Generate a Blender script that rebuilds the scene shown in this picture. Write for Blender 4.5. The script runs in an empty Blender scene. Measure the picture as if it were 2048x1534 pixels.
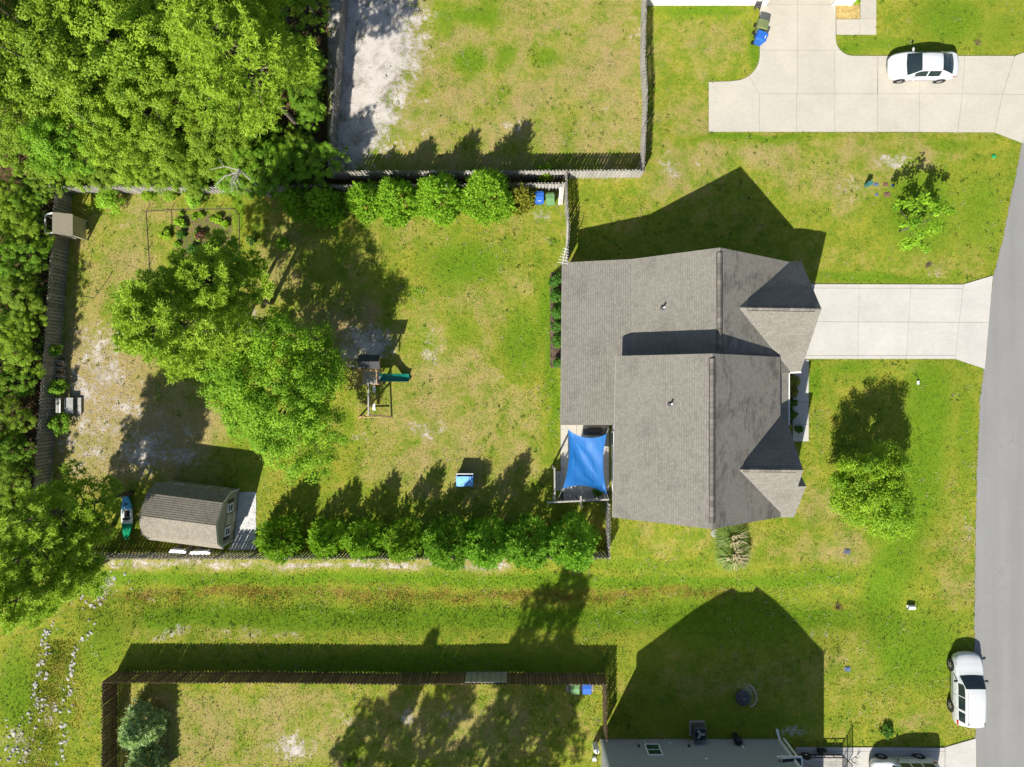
import bpy, bmesh, math, random
import numpy as np
from mathutils import Vector, Matrix, Euler

scene = bpy.context.scene
col = scene.collection
R = math.radians
S, H, CX, CY = 0.034, 48.5, 1024.0, 767.0      # metres per photo pixel on the ground, camera height

# ------------------------------------------------------------------ camera, sky, sun, exposure
cam_d = bpy.data.cameras.new('camera')
cam = bpy.data.objects.new('camera', cam_d)
col.objects.link(cam)
cam.location = (0, 0, H)
cam.rotation_euler = (0, 0, 0)
cam_d.sensor_width = 36.0
cam_d.lens = 18.0 / (CX * S / H)
cam_d.clip_end = 1000
scene.camera = cam

SUN_EL = R(42.0)
SUN_DIR = Vector((0.445 * math.cos(SUN_EL), 0.8955 * math.cos(SUN_EL), -math.sin(SUN_EL)))
world = bpy.data.worlds.new('World')
scene.world = world
world.use_nodes = True
wn = world.node_tree
sky = wn.nodes.new('ShaderNodeTexSky')
sky.sky_type = 'NISHITA'
sky.sun_disc = False
sky.sun_elevation = SUN_EL
sky.sun_rotation = R(206.4)
bg = wn.nodes['Background']
wn.links.new(sky.outputs[0], bg.inputs[0])
bg.inputs[1].default_value = 0.078
sun_d = bpy.data.lights.new('sun', 'SUN')
sun_d.energy = 5.0
sun_d.angle = R(0.53)
sun_d.color = (1.0, 0.955, 0.87)
sun = bpy.data.objects.new('sun', sun_d)
col.objects.link(sun)
sun.rotation_euler = SUN_DIR.to_track_quat('-Z', 'Y').to_euler()
sun.location = (0, 0, 80)
scene.view_settings.view_transform = 'Standard'
scene.view_settings.look = 'None'
scene.view_settings.gamma = 1.0
scene.view_settings.exposure = 0.68
scene.view_settings.use_curve_mapping = False
scene.render.engine = 'CYCLES'
scene.cycles.max_bounces = 6
scene.cycles.transparent_max_bounces = 6
scene.cycles.use_denoising = True

# ------------------------------------------------------------------ helpers
def W(px, py, z=0.0):
    k = (H - z) / H * S
    return Vector(((px - CX) * k, (CY - py) * k, z))

def lin(r, g, b):
    f = lambda c: ((c / 255 + 0.055) / 1.055) ** 2.4 if c > 10 else c / 255 / 12.92
    return (f(r), f(g), f(b))

def fbm(x, y, seed=0, octaves=4):
    rng = np.random.RandomState(seed)
    tot = np.zeros_like(x, dtype=float); amp = 0.5; norm = 0
    for o in range(octaves):
        t = rng.rand(256, 256)
        xi = np.floor(x).astype(int); yi = np.floor(y).astype(int)
        fx = x - xi; fy = y - yi
        fx = fx * fx * (3 - 2 * fx); fy = fy * fy * (3 - 2 * fy)
        a = t[xi % 256, yi % 256]; b = t[(xi + 1) % 256, yi % 256]
        c = t[xi % 256, (yi + 1) % 256]; d = t[(xi + 1) % 256, (yi + 1) % 256]
        tot += amp * ((a * (1 - fx) + b * fx) * (1 - fy) + (c * (1 - fx) + d * fx) * fy)
        norm += amp; amp *= 0.5; x = x * 2.03 + 17.3; y = y * 2.03 + 5.7
    return tot / norm

def poly_dist(px, py, pts):
    d = np.full(px.shape, 1e9)
    for (ax, ay), (bx, by) in zip(pts[:-1], pts[1:]):
        vx, vy = bx - ax, by - ay
        t = np.clip(((px - ax) * vx + (py - ay) * vy) / (vx * vx + vy * vy + 1e-9), 0, 1)
        d = np.minimum(d, np.hypot(px - ax - t * vx, py - ay - t * vy))
    return d

def in_poly(px, py, pts):
    r = np.zeros(px.shape, bool)
    n = len(pts)
    for i in range(n):
        x1, y1 = pts[i]; x2, y2 = pts[(i + 1) % n]
        if y1 == y2: continue
        c = ((y1 > py) != (y2 > py)) & (px < (x2 - x1) * (py - y1) / (y2 - y1) + x1)
        r ^= c
    return r

DITCH = [(150, 1205), (500, 1200), (900, 1205), (1300, 1210), (1700, 1215), (1760, 1210)]
WDITCH = [(60, 1620), (85, 1530), (98, 1400), (120, 1290), (165, 1215)]
SWALE = [(1890, 300), (1880, 450)]
def gz_arr(px, py):
    z = -0.42 * np.exp(-(poly_dist(px, py, DITCH) / 62.0) ** 2)
    z = np.minimum(z, -0.4 * np.exp(-(poly_dist(px, py, WDITCH) / 45.0) ** 2))
    return z
def gz(px, py):
    return float(gz_arr(np.array([float(px)]), np.array([float(py)]))[0])
def gzw(x, y):
    return gz(x / S + CX, CY - y / S)

def tag(o, label=None, cat=None, group=None, kind=None):
    if label: o['label'] = label
    if cat: o['category'] = cat
    if group: o['group'] = group
    if kind: o['kind'] = kind
    return o

def thing(name, label, cat, loc=(0, 0, 0), rotz=0.0, group=None):
    o = bpy.data.objects.new(name, None)
    o.empty_display_size = 0.3
    col.objects.link(o)
    o.location = loc; o.rotation_euler = (0, 0, rotz)
    return tag(o, label, cat, group)

def link(name, me, parent=None, loc=None, rot=None, scale=None):
    o = bpy.data.objects.new(name, me)
    col.objects.link(o)
    if parent: o.parent = parent
    if loc is not None: o.location = loc
    if rot is not None: o.rotation_euler = rot
    if scale is not None: o.scale = scale
    return o

def copy_tree(o, parent=None):
    c = o.copy(); col.objects.link(c); c.parent = parent
    for ch in list(o.children): copy_tree(ch, c)
    return c

class MB:
    def __init__(s):
        s.v = []; s.f = []; s.uv = {}
    def add(s, vs, fs, uvs=None):
        n = len(s.v)
        s.v += [tuple(p) for p in vs]
        for i, f in enumerate(fs):
            if uvs: s.uv[len(s.f)] = uvs[i]
            s.f.append(tuple(n + k for k in f))
        return s
    def box(s, c0, c1):
        x0, y0, z0 = c0; x1, y1, z1 = c1
        return s.add([(x0,y0,z0),(x1,y0,z0),(x1,y1,z0),(x0,y1,z0),(x0,y0,z1),(x1,y0,z1),(x1,y1,z1),(x0,y1,z1)],
              [(0,3,2,1),(4,5,6,7),(0,1,5,4),(1,2,6,5),(2,3,7,6),(3,0,4,7)])
    def cbox(s, c, d, rz=0.0):
        m = Matrix.Rotation(rz, 3, 'Z'); c = Vector(c)
        vs = [c + m @ Vector((sx*d[0]/2, sy*d[1]/2, sz*d[2]/2)) for sz in (-1,1) for sx, sy in ((-1,-1),(1,-1),(1,1),(-1,1))]
        return s.add(vs, [(0,3,2,1),(4,5,6,7),(0,1,5,4),(1,2,6,5),(2,3,7,6),(3,0,4,7)])
    def beam(s, p, q, w, h, up=(0, 0, 1)):
        p = Vector(p); q = Vector(q); d = (q - p).normalized(); up = Vector(up)
        if abs(d.dot(up)) > 0.98: up = Vector((0, 1, 0))
        a = d.cross(up).normalized() * (w / 2); b = a.cross(d).normalized() * (h / 2)
        vs = [p-a-b, p+a-b, p+a+b, p-a+b, q-a-b, q+a-b, q+a+b, q-a+b]
        return s.add(vs, [(0,1,2,3),(7,6,5,4),(0,4,5,1),(1,5,6,2),(2,6,7,3),(3,7,4,0)])
    def tube(s, pts, rad, n=8, cap=True):
        pts = [Vector(p) for p in pts]
        if not hasattr(rad, '__len__'): rad = [rad] * len(pts)
        vs = []; fs = []
        for i, p in enumerate(pts):
            d = (pts[min(i+1, len(pts)-1)] - pts[max(i-1, 0)]).normalized()
            ref = Vector((0, 0, 1)) if abs(d.z) < 0.9 else Vector((1, 0, 0))
            a = d.cross(ref).normalized(); b = d.cross(a)
            for k in range(n):
                t = 2 * math.pi * k / n
                vs.append(p + (a * math.cos(t) + b * math.sin(t)) * rad[i])
        for i in range(len(pts) - 1):
            for k in range(n):
                k2 = (k + 1) % n
                fs.append((i*n+k, i*n+k2, (i+1)*n+k2, (i+1)*n+k))
        if cap:
            fs.append(tuple(range(n-1, -1, -1))); fs.append(tuple((len(pts)-1)*n+k for k in range(n)))
        return s.add(vs, fs)
    def lathe(s, prof, n=24, c=(0, 0, 0), ax='z'):
        vs = []; fs = []
        for r, z in prof:
            for k in range(n):
                t = 2*math.pi*k/n
                a, b = r*math.cos(t), r*math.sin(t)
                p = (a, b, z) if ax == 'z' else ((a, z, b) if ax == 'y' else (z, a, b))
                vs.append((p[0]+c[0], p[1]+c[1], p[2]+c[2]))
        for i in range(len(prof)-1):
            for k in range(n):
                k2 = (k+1) % n
                fs.append((i*n+k, i*n+k2, (i+1)*n+k2, (i+1)*n+k))
        fs.append(tuple(range(n-1, -1, -1))); fs.append(tuple((len(prof)-1)*n+k for k in range(n)))
        return s.add(vs, fs)
    def prism(s, poly, z0, z1):
        n = len(poly)
        ar = sum(poly[i][0]*poly[(i+1)%n][1]-poly[(i+1)%n][0]*poly[i][1] for i in range(n))
        if ar < 0: poly = poly[::-1]
        vs = [(p[0], p[1], z0) for p in poly] + [(p[0], p[1], z1) for p in poly]
        fs = [tuple(range(n-1, -1, -1)), tuple(range(n, 2*n))] + [(i, (i+1)%n, n+(i+1)%n, n+i) for i in range(n)]
        return s.add(vs, fs)
    def extr(s, poly3, vec):
        n = len(poly3); vec = Vector(vec)
        vs = [Vector(p) for p in poly3] + [Vector(p)+vec for p in poly3]
        return s.add(vs, [tuple(range(n-1,-1,-1)), tuple(range(n,2*n))] + [(i,(i+1)%n,n+(i+1)%n,n+i) for i in range(n)])
    def mesh(s, name, mat, off=None, smooth=False):
        me = bpy.data.meshes.new(name)
        vs = s.v if off is None else [(p[0]-off[0], p[1]-off[1], p[2]-off[2]) for p in s.v]
        me.from_pydata(vs, [], s.f)
        if s.uv:
            l = me.uv_layers.new(name='UVMap')
            for i, poly in enumerate(me.polygons):
                u = s.uv.get(i)
                if u:
                    for j, li in enumerate(poly.loop_indices): l.data[li].uv = u[j]
        if mat: me.materials.append(mat)
        me.update()
        if smooth:
            me.polygons.foreach_set('use_smooth', [True]*len(me.polygons))
        return me
    def build(s, name, mat, parent=None, world=False, smooth=False, bevel=0.0, fixn=True, **kw):
        off = parent.location if (world and parent) else None
        me = s.mesh(name, mat, off, smooth)
        if fixn or bevel:
            bm = bmesh.new(); bm.from_mesh(me)
            if bevel:
                bmesh.ops.bevel(bm, geom=bm.edges[:], offset=bevel, segments=1, affect='EDGES', profile=0.6)
            if fixn: bmesh.ops.recalc_face_normals(bm, faces=bm.faces[:])
            bm.to_mesh(me); bm.free()
        return link(name, me, parent, **kw)

def np_mesh(name, V, F, mat, tint=None, attrs=None):
    """quick mesh from numpy arrays: V (n,3), F (m,k)"""
    me = bpy.data.meshes.new(name)
    V = np.ascontiguousarray(V, np.float32); F = np.ascontiguousarray(F, np.int32)
    m, k = F.shape
    me.vertices.add(len(V)); me.vertices.foreach_set('co', V.ravel())
    me.loops.add(m*k); me.loops.foreach_set('vertex_index', F.ravel())
    me.polygons.add(m); me.polygons.foreach_set('loop_start', np.arange(0, m*k, k, dtype=np.int32))
    me.update(calc_edges=True)
    if tint is not None:
        a = me.attributes.new('tint', 'FLOAT', 'POINT'); a.data.foreach_set('value', np.ascontiguousarray(tint, np.float32))
    for n_, arr in (attrs or {}).items():
        a = me.attributes.new(n_, 'FLOAT_COLOR', 'POINT'); a.data.foreach_set('color', np.ascontiguousarray(arr, np.float32).ravel())
    if mat: me.materials.append(mat)
    return me

# ------------------------------------------------------------------ materials
class NT:
    def __init__(s, name):
        s.m = bpy.data.materials.new(name); s.m.use_nodes = True
        s.t = s.m.node_tree; s.p = s.t.nodes['Principled BSDF']; s.out = s.t.nodes['Material Output']
    def n(s, typ, **kw):
        nd = s.t.nodes.new(typ)
        for k, v in kw.items(): setattr(nd, k, v)
        return nd
    def l(s, a, b): s.t.links.new(a, b)
    def val(s, x, inp):
        if hasattr(x, 'is_output') or hasattr(x, 'links'): s.l(x, inp)
        else: inp.default_value = x
    def math(s, op, a, b=0.0, c=None, clamp=False):
        nd = s.n('ShaderNodeMath', operation=op, use_clamp=clamp)
        s.val(a, nd.inputs[0]); s.val(b, nd.inputs[1])
        if c is not None: s.val(c, nd.inputs[2])
        return nd.outputs[0]
    def mix(s, f, a, b, blend='MIX'):
        nd = s.n('ShaderNodeMix', data_type='RGBA', blend_type=blend)
        s.val(f, nd.inputs[0])
        for x, i in ((a, 6), (b, 7)):
            if isinstance(x, tuple): nd.inputs[i].default_value = (*x[:3], 1)
            else: s.l(x, nd.inputs[i])
        return nd.outputs[2]
    def noise(s, vec, scale, detail=4, rough=0.55, dist=0.0):
        nd = s.n('ShaderNodeTexNoise'); nd.inputs['Scale'].default_value = scale
        nd.inputs['Detail'].default_value = detail; nd.inputs['Roughness'].default_value = rough
        nd.inputs['Distortion'].default_value = dist
        if vec is not None: s.l(vec, nd.inputs['Vector'])
        return nd.outputs[0]
    def smooth(s, x, a, b):
        nd = s.n('ShaderNodeMapRange', interpolation_type='SMOOTHSTEP')
        s.val(x, nd.inputs[0]); nd.inputs[1].default_value = a; nd.inputs[2].default_value = b
        return nd.outputs[0]
    def bump(s, h, strength=0.3, dist=0.02):
        nd = s.n('ShaderNodeBump'); nd.inputs['Strength'].default_value = strength; nd.inputs['Distance'].default_value = dist
        s.l(h, nd.inputs['Height']); s.l(nd.outputs[0], s.p.inputs['Normal'])
    def pos(s): return s.n('ShaderNodeNewGeometry').outputs['Position']
    def obj(s): return s.n('ShaderNodeTexCoord').outputs['Object']
    def scaled(s, vec, sc):
        nd = s.n('ShaderNodeVectorMath', operation='MULTIPLY'); s.l(vec, nd.inputs[0]); nd.inputs[1].default_value = sc
        return nd.outputs[0]

def M(name, c, rough=0.7, var=0.18, scale=6.0, bump=0.0, metal=0.0, spec=0.3, objvar=0.0, stretch=(1,1,1), coat=0.0):
    t = NT(name); c = tuple(c)
    v = t.obj()
    if stretch != (1,1,1): v = t.scaled(v, stretch)
    n = t.noise(v, scale, 5)
    n2 = t.noise(v, scale*0.17, 3)
    f = t.math('ADD', t.math('MULTIPLY', n, 0.6), t.math('MULTIPLY', n2, 0.4))
    f = t.smooth(f, 0.3, 0.7)
    a = tuple(x*(1-var) for x in c); b = tuple(min(1, x*(1+var)) for x in c)
    o = t.mix(f, a, b)
    if objvar:
        r = t.n('ShaderNodeObjectInfo').outputs['Random']
        k = t.math('MULTIPLY_ADD', r, 2*objvar, 1-objvar)
        cc = t.n('ShaderNodeCombineColor'); [t.l(k, cc.inputs[i]) for i in range(3)]
        o = t.mix(1.0, o, cc.outputs[0], 'MULTIPLY')
    t.l(o, t.p.inputs['Base Color'])
    t.p.inputs['Roughness'].default_value = rough; t.p.inputs['Metallic'].default_value = metal
    t.p.inputs['Specular IOR Level'].default_value = spec
    t.p.inputs['Coat Weight'].default_value = coat; t.p.inputs['Coat Roughness'].default_value = 0.05
    if bump: t.bump(n, bump, 0.01)
    return t.m

def leaf_mat(name, c1, c2, transl=0.35, rough=0.55):
    t = NT(name)
    g = t.n('ShaderNodeNewGeometry')
    a = t.n('ShaderNodeAttribute', attribute_name='tint')
    r = t.n('ShaderNodeObjectInfo').outputs['Random']
    f = t.math('ADD', t.math('MULTIPLY', g.outputs['Random Per Island'], 0.55), t.math('MULTIPLY', a.outputs['Fac'], 0.45), clamp=True)
    c = t.mix(f, c1, c2)
    k = t.math('MULTIPLY_ADD', r, 0.3, 0.85)
    cc = t.n('ShaderNodeCombineColor'); [t.l(k, cc.inputs[i]) for i in range(3)]
    c = t.mix(1.0, c, cc.outputs[0], 'MULTIPLY')
    t.l(c, t.p.inputs['Base Color'])
    t.p.inputs['Roughness'].default_value = rough; t.p.inputs['Specular IOR Level'].default_value = 0.25
    tr = t.n('ShaderNodeBsdfTranslucent'); t.l(t.mix(1.0, c, (1.0, 1.0, 0.55), 'MULTIPLY'), tr.inputs[0])
    ms = t.n('ShaderNodeMixShader'); ms.inputs[0].default_value = transl
    t.l(t.p.outputs[0], ms.inputs[1]); t.l(tr.outputs[0], ms.inputs[2]); t.l(ms.outputs[0], t.out.inputs[0])
    return t.m

def ground_mat():
    t = NT('ground_cover')
    p = t.pos()
    A = t.n('ShaderNodeAttribute', attribute_name='mask_a'); B = t.n('ShaderNodeAttribute', attribute_name='mask_b')
    sa = t.n('ShaderNodeSeparateColor'); t.l(A.outputs['Color'], sa.inputs[0])
    sb = t.n('ShaderNodeSeparateColor'); t.l(B.outputs['Color'], sb.inputs[0])
    sand, dry, lush = sa.outputs; brown, litter, soil = sb.outputs
    big = t.noise(p, 0.22, 4, 0.6); n0 = t.noise(p, 0.42, 4, 0.6, 0.4); n1 = t.noise(p, 0.9, 6, 0.65); n2 = t.noise(p, 3.4, 6, 0.7); n3 = t.noise(p, 16.0, 4, 0.7)
    c5 = lambda x, k: t.math('MULTIPLY', t.math('SUBTRACT', x, 0.5), k)
    g = t.mix(t.smooth(t.math('ADD', n1, c5(n2, 0.8)), 0.3, 0.72), (0.122, 0.180, 0.014), (0.238, 0.232, 0.026))
    lushc = t.mix(t.smooth(n2, 0.3, 0.7), (0.076, 0.152, 0.008), (0.128, 0.200, 0.011))
    o = t.mix(t.smooth(t.math('ADD', lush, t.math('ADD', c5(n1, 0.9), c5(n2, 0.6))), 0.22, 0.80), g, lushc)
    dryc = t.mix(t.smooth(n3, 0.3, 0.7), (0.235, 0.172, 0.066), (0.345, 0.268, 0.125))
    fd = t.smooth(t.math('SUBTRACT', t.math('ADD', dry, t.math('ADD', c5(n0, 1.5), t.math('ADD', c5(n1, 1.5), c5(n2, 0.9)))), t.math('MULTIPLY', lush, 0.85)), -0.04, 1.02)
    fd = t.math('MULTIPLY', fd, 0.92)
    o = t.mix(fd, o, dryc)
    fb = t.smooth(t.math('ADD', brown, t.math('ADD', c5(n1, 0.9), c5(n2, 1.6))), 0.4, 0.85)
    o = t.mix(t.math('MULTIPLY', fb, 0.55), o, t.mix(n3, (0.085, 0.042, 0.012), (0.17, 0.085, 0.025)))
    sandc = t.mix(t.smooth(t.math('ADD', t.math('ADD', n1, t.math('MULTIPLY', t.math('SUBTRACT', sand, 0.5), 0.26)), c5(n3, 0.6)), 0.35, 0.7), (0.185, 0.158, 0.130), (0.455, 0.420, 0.380))
    fs = t.smooth(t.math('ADD', sand, t.math('ADD', c5(n1, 1.0), t.math('ADD', c5(n2, 1.3), c5(n3, 0.5)))), 0.40, 0.74)
    o = t.mix(fs, o, sandc)
    litc = t.mix(t.smooth(n2, 0.35, 0.65), (0.035, 0.023, 0.013), (0.105, 0.068, 0.036))
    o = t.mix(t.smooth(t.math('ADD', litter, c5(n2, 0.5)), 0.35, 0.65), o, litc)
    soilc = t.mix(t.smooth(n2, 0.35, 0.65), (0.05, 0.033, 0.022), (0.13, 0.095, 0.07))
    o = t.mix(t.smooth(t.math('ADD', soil, c5(n2, 0.6)), 0.35, 0.65), o, soilc)
    k = t.math('MULTIPLY_ADD', n3, 0.75, 0.715)
    k = t.math('MULTIPLY', k, t.math('MULTIPLY_ADD', big, 0.3, 0.85))
    cc = t.n('ShaderNodeCombineColor'); [t.l(k, cc.inputs[i]) for i in range(3)]
    o = t.mix(1.0, o, cc.outputs[0], 'MULTIPLY')
    t.l(o, t.p.inputs['Base Color']); t.p.inputs['Roughness'].default_value = 0.95
    t.p.inputs['Specular IOR Level'].default_value = 0.08
    t.bump(t.math('ADD', t.math('MULTIPLY', n2, 0.5), t.math('MULTIPLY', n3, 0.5)), 0.55, 0.05)
    return t.m

def shingle_mat(name, c1, c2, stain=0.35):
    t = NT(name)
    uv = t.n('ShaderNodeUVMap', uv_map='UVMap').outputs[0]
    br = t.n('ShaderNodeTexBrick'); br.offset = 0.43; br.squash = 1.0
    t.l(uv, br.inputs['Vector'])
    br.inputs['Color1'].default_value = (*c1, 1); br.inputs['Color2'].default_value = (*c2, 1)
    br.inputs['Mortar'].default_value = (*[x*0.55 for x in c1], 1)
    br.inputs['Scale'].default_value = 1.0; br.inputs['Mortar Size'].default_value = 0.006
    br.inputs['Brick Width'].default_value = 0.13; br.inputs['Row Height'].default_value = 0.145; br.inputs['Bias'].default_value = 0.0
    n = t.noise(uv, 60, 3); n2 = t.noise(uv, 0.55, 6, 0.7, 0.6); st = t.noise(t.scaled(uv, (0.8, 2.6, 1)), 1.6, 5, 0.7)
    k = t.math('MULTIPLY_ADD', n, 0.5, 0.75)
    k = t.math('MULTIPLY', k, t.math('SUBTRACT', 1.0, t.math('MULTIPLY', t.smooth(t.math('ADD', t.math('MULTIPLY', n2, 0.6), t.math('MULTIPLY', st, 0.4)), 0.47, 0.62), stain)))
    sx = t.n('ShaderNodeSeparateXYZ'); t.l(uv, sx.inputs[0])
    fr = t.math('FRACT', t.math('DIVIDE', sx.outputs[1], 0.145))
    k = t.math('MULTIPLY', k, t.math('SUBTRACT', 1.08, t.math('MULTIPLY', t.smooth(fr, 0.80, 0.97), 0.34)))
    cc = t.n('ShaderNodeCombineColor'); [t.l(k, cc.inputs[i]) for i in range(3)]
    t.l(t.mix(1.0, br.outputs[0], cc.outputs[0], 'MULTIPLY'), t.p.inputs['Base Color'])
    t.p.inputs['Roughness'].default_value = 0.95; t.p.inputs['Specular IOR Level'].default_value = 0.12
    t.bump(n, 0.35, 0.004)
    return t.m

def concrete_mat(name, c, warm=0.0):
    t = NT(name); p = t.pos()
    n1 = t.noise(p, 0.5, 5, 0.6); n2 = t.noise(p, 4, 6, 0.65); n3 = t.noise(p, 45, 3); st = t.noise(t.scaled(p, (0.5, 3.0, 1)), 1.4, 5, 0.7)
    r = t.n('ShaderNodeObjectInfo').outputs['Random']
    k = t.math('ADD', t.math('MULTIPLY', n1, 0.34), t.math('MULTIPLY', n2, 0.16))
    k = t.math('ADD', k, t.math('ADD', t.math('MULTIPLY', n3, 0.08), t.math('MULTIPLY', r, 0.05)))
    k = t.math('ADD', k, t.math('MULTIPLY', st, 0.2))
    k = t.math('ADD', k, 0.60)
    cc = t.n('ShaderNodeCombineColor'); [t.l(k, cc.inputs[i]) for i in range(3)]
    o = t.mix(1.0, c, cc.outputs[0], 'MULTIPLY')
    o = t.mix(t.math('MULTIPLY', t.smooth(st, 0.50, 0.75), 0.26), o, (0.26, 0.24, 0.19))
    sp = t.noise(p, 1.1, 6, 0.75, 0.8); o = t.mix(t.math('MULTIPLY', t.smooth(sp, 0.64, 0.72), 0.28), o, (0.20, 0.175, 0.13))
    t.l(o, t.p.inputs['Base Color']); t.p.inputs['Roughness'].default_value = 0.9; t.p.inputs['Specular IOR Level'].default_value = 0.15
    t.bump(n3, 0.15, 0.005)
    return t.m

def glass_mat(name, c):
    t = NT(name); t.p.inputs['Base Color'].default_value = (*c, 1)
    t.p.inputs['Roughness'].default_value = 0.06; t.p.inputs['Specular IOR Level'].default_value = 0.6
    n = t.noise(t.obj(), 2.0, 2); t.l(t.mix(n, c, tuple(x*1.8 for x in c)), t.p.inputs['Base Color'])
    return t.m

MAT = {}
MAT['ground'] = ground_mat()
def asphalt_mat():
    t = NT('asphalt_worn'); p = t.pos()
    n1 = t.noise(p, 0.35, 5, 0.6); n2 = t.noise(p, 3, 6, 0.7); n3 = t.noise(p, 70, 3, 0.8); lane = t.noise(t.scaled(p, (1.3, 0.06, 1)), 1.0, 3, 0.5)
    k = t.math('ADD', t.math('ADD', t.math('MULTIPLY', n1, 0.2), t.math('MULTIPLY', n2, 0.16)), t.math('ADD', t.math('MULTIPLY', n3, 0.34), t.math('MULTIPLY', lane, 0.3)))
    k = t.math('ADD', k, 0.5)
    vo = t.n('ShaderNodeTexVoronoi', feature='DISTANCE_TO_EDGE'); vo.inputs['Scale'].default_value = 0.16
    wp = t.n('ShaderNodeVectorMath', operation='ADD'); t.l(p, wp.inputs[0])
    nz = t.n('ShaderNodeTexNoise'); nz.inputs['Scale'].default_value = 0.8; nz.inputs['Detail'].default_value = 5; t.l(p, nz.inputs['Vector'])
    sc = t.n('ShaderNodeVectorMath', operation='SCALE'); t.l(nz.outputs['Color'], sc.inputs[0]); sc.inputs['Scale'].default_value = 2.2; t.l(sc.outputs[0], wp.inputs[1])
    t.l(wp.outputs[0], vo.inputs['Vector'])
    crack = t.math('MULTIPLY', t.math('SUBTRACT', 1.0, t.smooth(vo.outputs['Distance'], 0.0, 0.006)), t.math('MULTIPLY', t.smooth(n1, 0.5, 0.65), 0.16))
    k = t.math('MULTIPLY', k, t.math('SUBTRACT', 1.0, crack))
    cc = t.n('ShaderNodeCombineColor'); [t.l(k, cc.inputs[i]) for i in range(3)]
    t.l(t.mix(1.0, (0.222, 0.220, 0.210), cc.outputs[0], 'MULTIPLY'), t.p.inputs['Base Color']); t.p.inputs['Roughness'].default_value = 0.92
    t.p.inputs['Specular IOR Level'].default_value = 0.15; t.bump(n3, 0.3, 0.006)
    return t.m
MAT['asphalt'] = asphalt_mat()
MAT['concrete'] = concrete_mat('concrete_pale', (0.45, 0.428, 0.392))
MAT['concrete_old'] = concrete_mat('concrete_warm', (0.43, 0.40, 0.335))
MAT['joint'] = M('joint_dirt', (0.10, 0.088, 0.065), var=0.3)
MAT['shingle'] = shingle_mat('shingle_taupe', (0.177, 0.166, 0.140), (0.219, 0.206, 0.176), 0.16)
MAT['shingle_st'] = shingle_mat('shingle_stained', (0.172, 0.160, 0.136), (0.212, 0.198, 0.170), 0.40)
MAT['shingle_tan'] = shingle_mat('shingle_tan', (0.205, 0.182, 0.145), (0.265, 0.238, 0.195), 0.12)
MAT['shingle_dark'] = shingle_mat('shingle_charcoal', (0.035, 0.038, 0.045), (0.05, 0.053, 0.06), 0.1)
MAT['vent'] = M('ridge_vent_cap', (0.16, 0.142, 0.122), var=0.25, scale=9)
MAT['white'] = M('white_paint', (0.72, 0.72, 0.70), rough=0.5, var=0.05)
MAT['siding_white'] = M('siding_cream', (0.62, 0.61, 0.57), rough=0.55, var=0.06)
MAT['siding_grey'] = M('siding_grey', (0.27, 0.285, 0.295), rough=0.6, var=0.06, scale=3)
MAT['siding_tan'] = M('siding_tan', (0.33, 0.29, 0.215), rough=0.7, var=0.08)
MAT['wood_grey'] = M('fence_wood_grey', (0.245, 0.228, 0.205), rough=0.9, var=0.3, scale=7, objvar=0.22, stretch=(6,6,0.7))
MAT['wood_pale'] = M('fence_wood_pale', (0.36, 0.34, 0.305), rough=0.9, var=0.3, scale=7, objvar=0.2, stretch=(6,6,0.7))
MAT['wood_brown'] = M('fence_wood_brown', (0.155, 0.108, 0.062), rough=0.9, var=0.35, scale=7, objvar=0.3, stretch=(6,6,0.7))
MAT['timber'] = M('timber_tan', (0.42, 0.27, 0.15), rough=0.8, var=0.25, scale=8, stretch=(1,6,6))
MAT['timber_grey'] = M('timber_weathered', (0.33, 0.31, 0.28), rough=0.85, var=0.25, scale=8)
MAT['bark'] = M('bark_grey', (0.145, 0.118, 0.092), rough=0.95, var=0.4, scale=9, bump=0.6)
MAT['bark_pine'] = M('bark_pine', (0.135, 0.102, 0.078), rough=0.95, var=0.45, scale=9, bump=0.6)
MAT['dead'] = M('dead_wood', (0.42, 0.39, 0.34), rough=0.9, var=0.2)
MAT['blue'] = M('plastic_blue', (0.026, 0.12, 0.47), rough=0.4, var=0.12)
MAT['green_bin'] = M('plastic_green', (0.13, 0.26, 0.10), rough=0.45, var=0.12)
MAT['olive_bin'] = M('plastic_olive', (0.16, 0.19, 0.075), rough=0.5, var=0.12)
MAT['black'] = M('black_plastic', (0.018, 0.019, 0.02), rough=0.5, var=0.3)
MAT['dark_grey'] = M('dark_grey_metal', (0.06, 0.063, 0.066), rough=0.5, var=0.25)
MAT['grey'] = M('grey_stone', (0.30, 0.30, 0.29), rough=0.85, var=0.2)
MAT['metal'] = M('galvanised', (0.45, 0.46, 0.47), rough=0.4, var=0.15, metal=0.7)
MAT['paint'] = M('car_paint_white', (0.54, 0.55, 0.55), rough=0.3, var=0.02, spec=0.5, coat=0.6)
MAT['tyre'] = M('tyre_rubber', (0.02, 0.02, 0.02), rough=0.85, var=0.2)
MAT['rim'] = M('alloy_rim', (0.42, 0.42, 0.42), rough=0.35, metal=0.6, var=0.1)
MAT['glass'] = glass_mat('dark_glass', (0.012, 0.02, 0.022))
MAT['pane'] = glass_mat('window_pane', (0.015, 0.045, 0.03))
MAT['red'] = M('red_lens', (0.35, 0.012, 0.012), rough=0.2, var=0.1)
MAT['lamp'] = M('lamp_lens', (0.42, 0.44, 0.45), rough=0.12, var=0.15, spec=0.6)
MAT['slide'] = M('slide_green', (0.004, 0.14, 0.105), rough=0.35, var=0.15)
MAT['rope'] = M('swing_rope', (0.12, 0.16, 0.05), var=0.2)
MAT['canvas_dark'] = M('canvas_charcoal', (0.05, 0.052, 0.056), rough=0.8, var=0.25)
MAT['straw'] = M('pine_straw', (0.42, 0.30, 0.11), rough=0.95, var=0.4, scale=14, bump=0.8)
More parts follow.
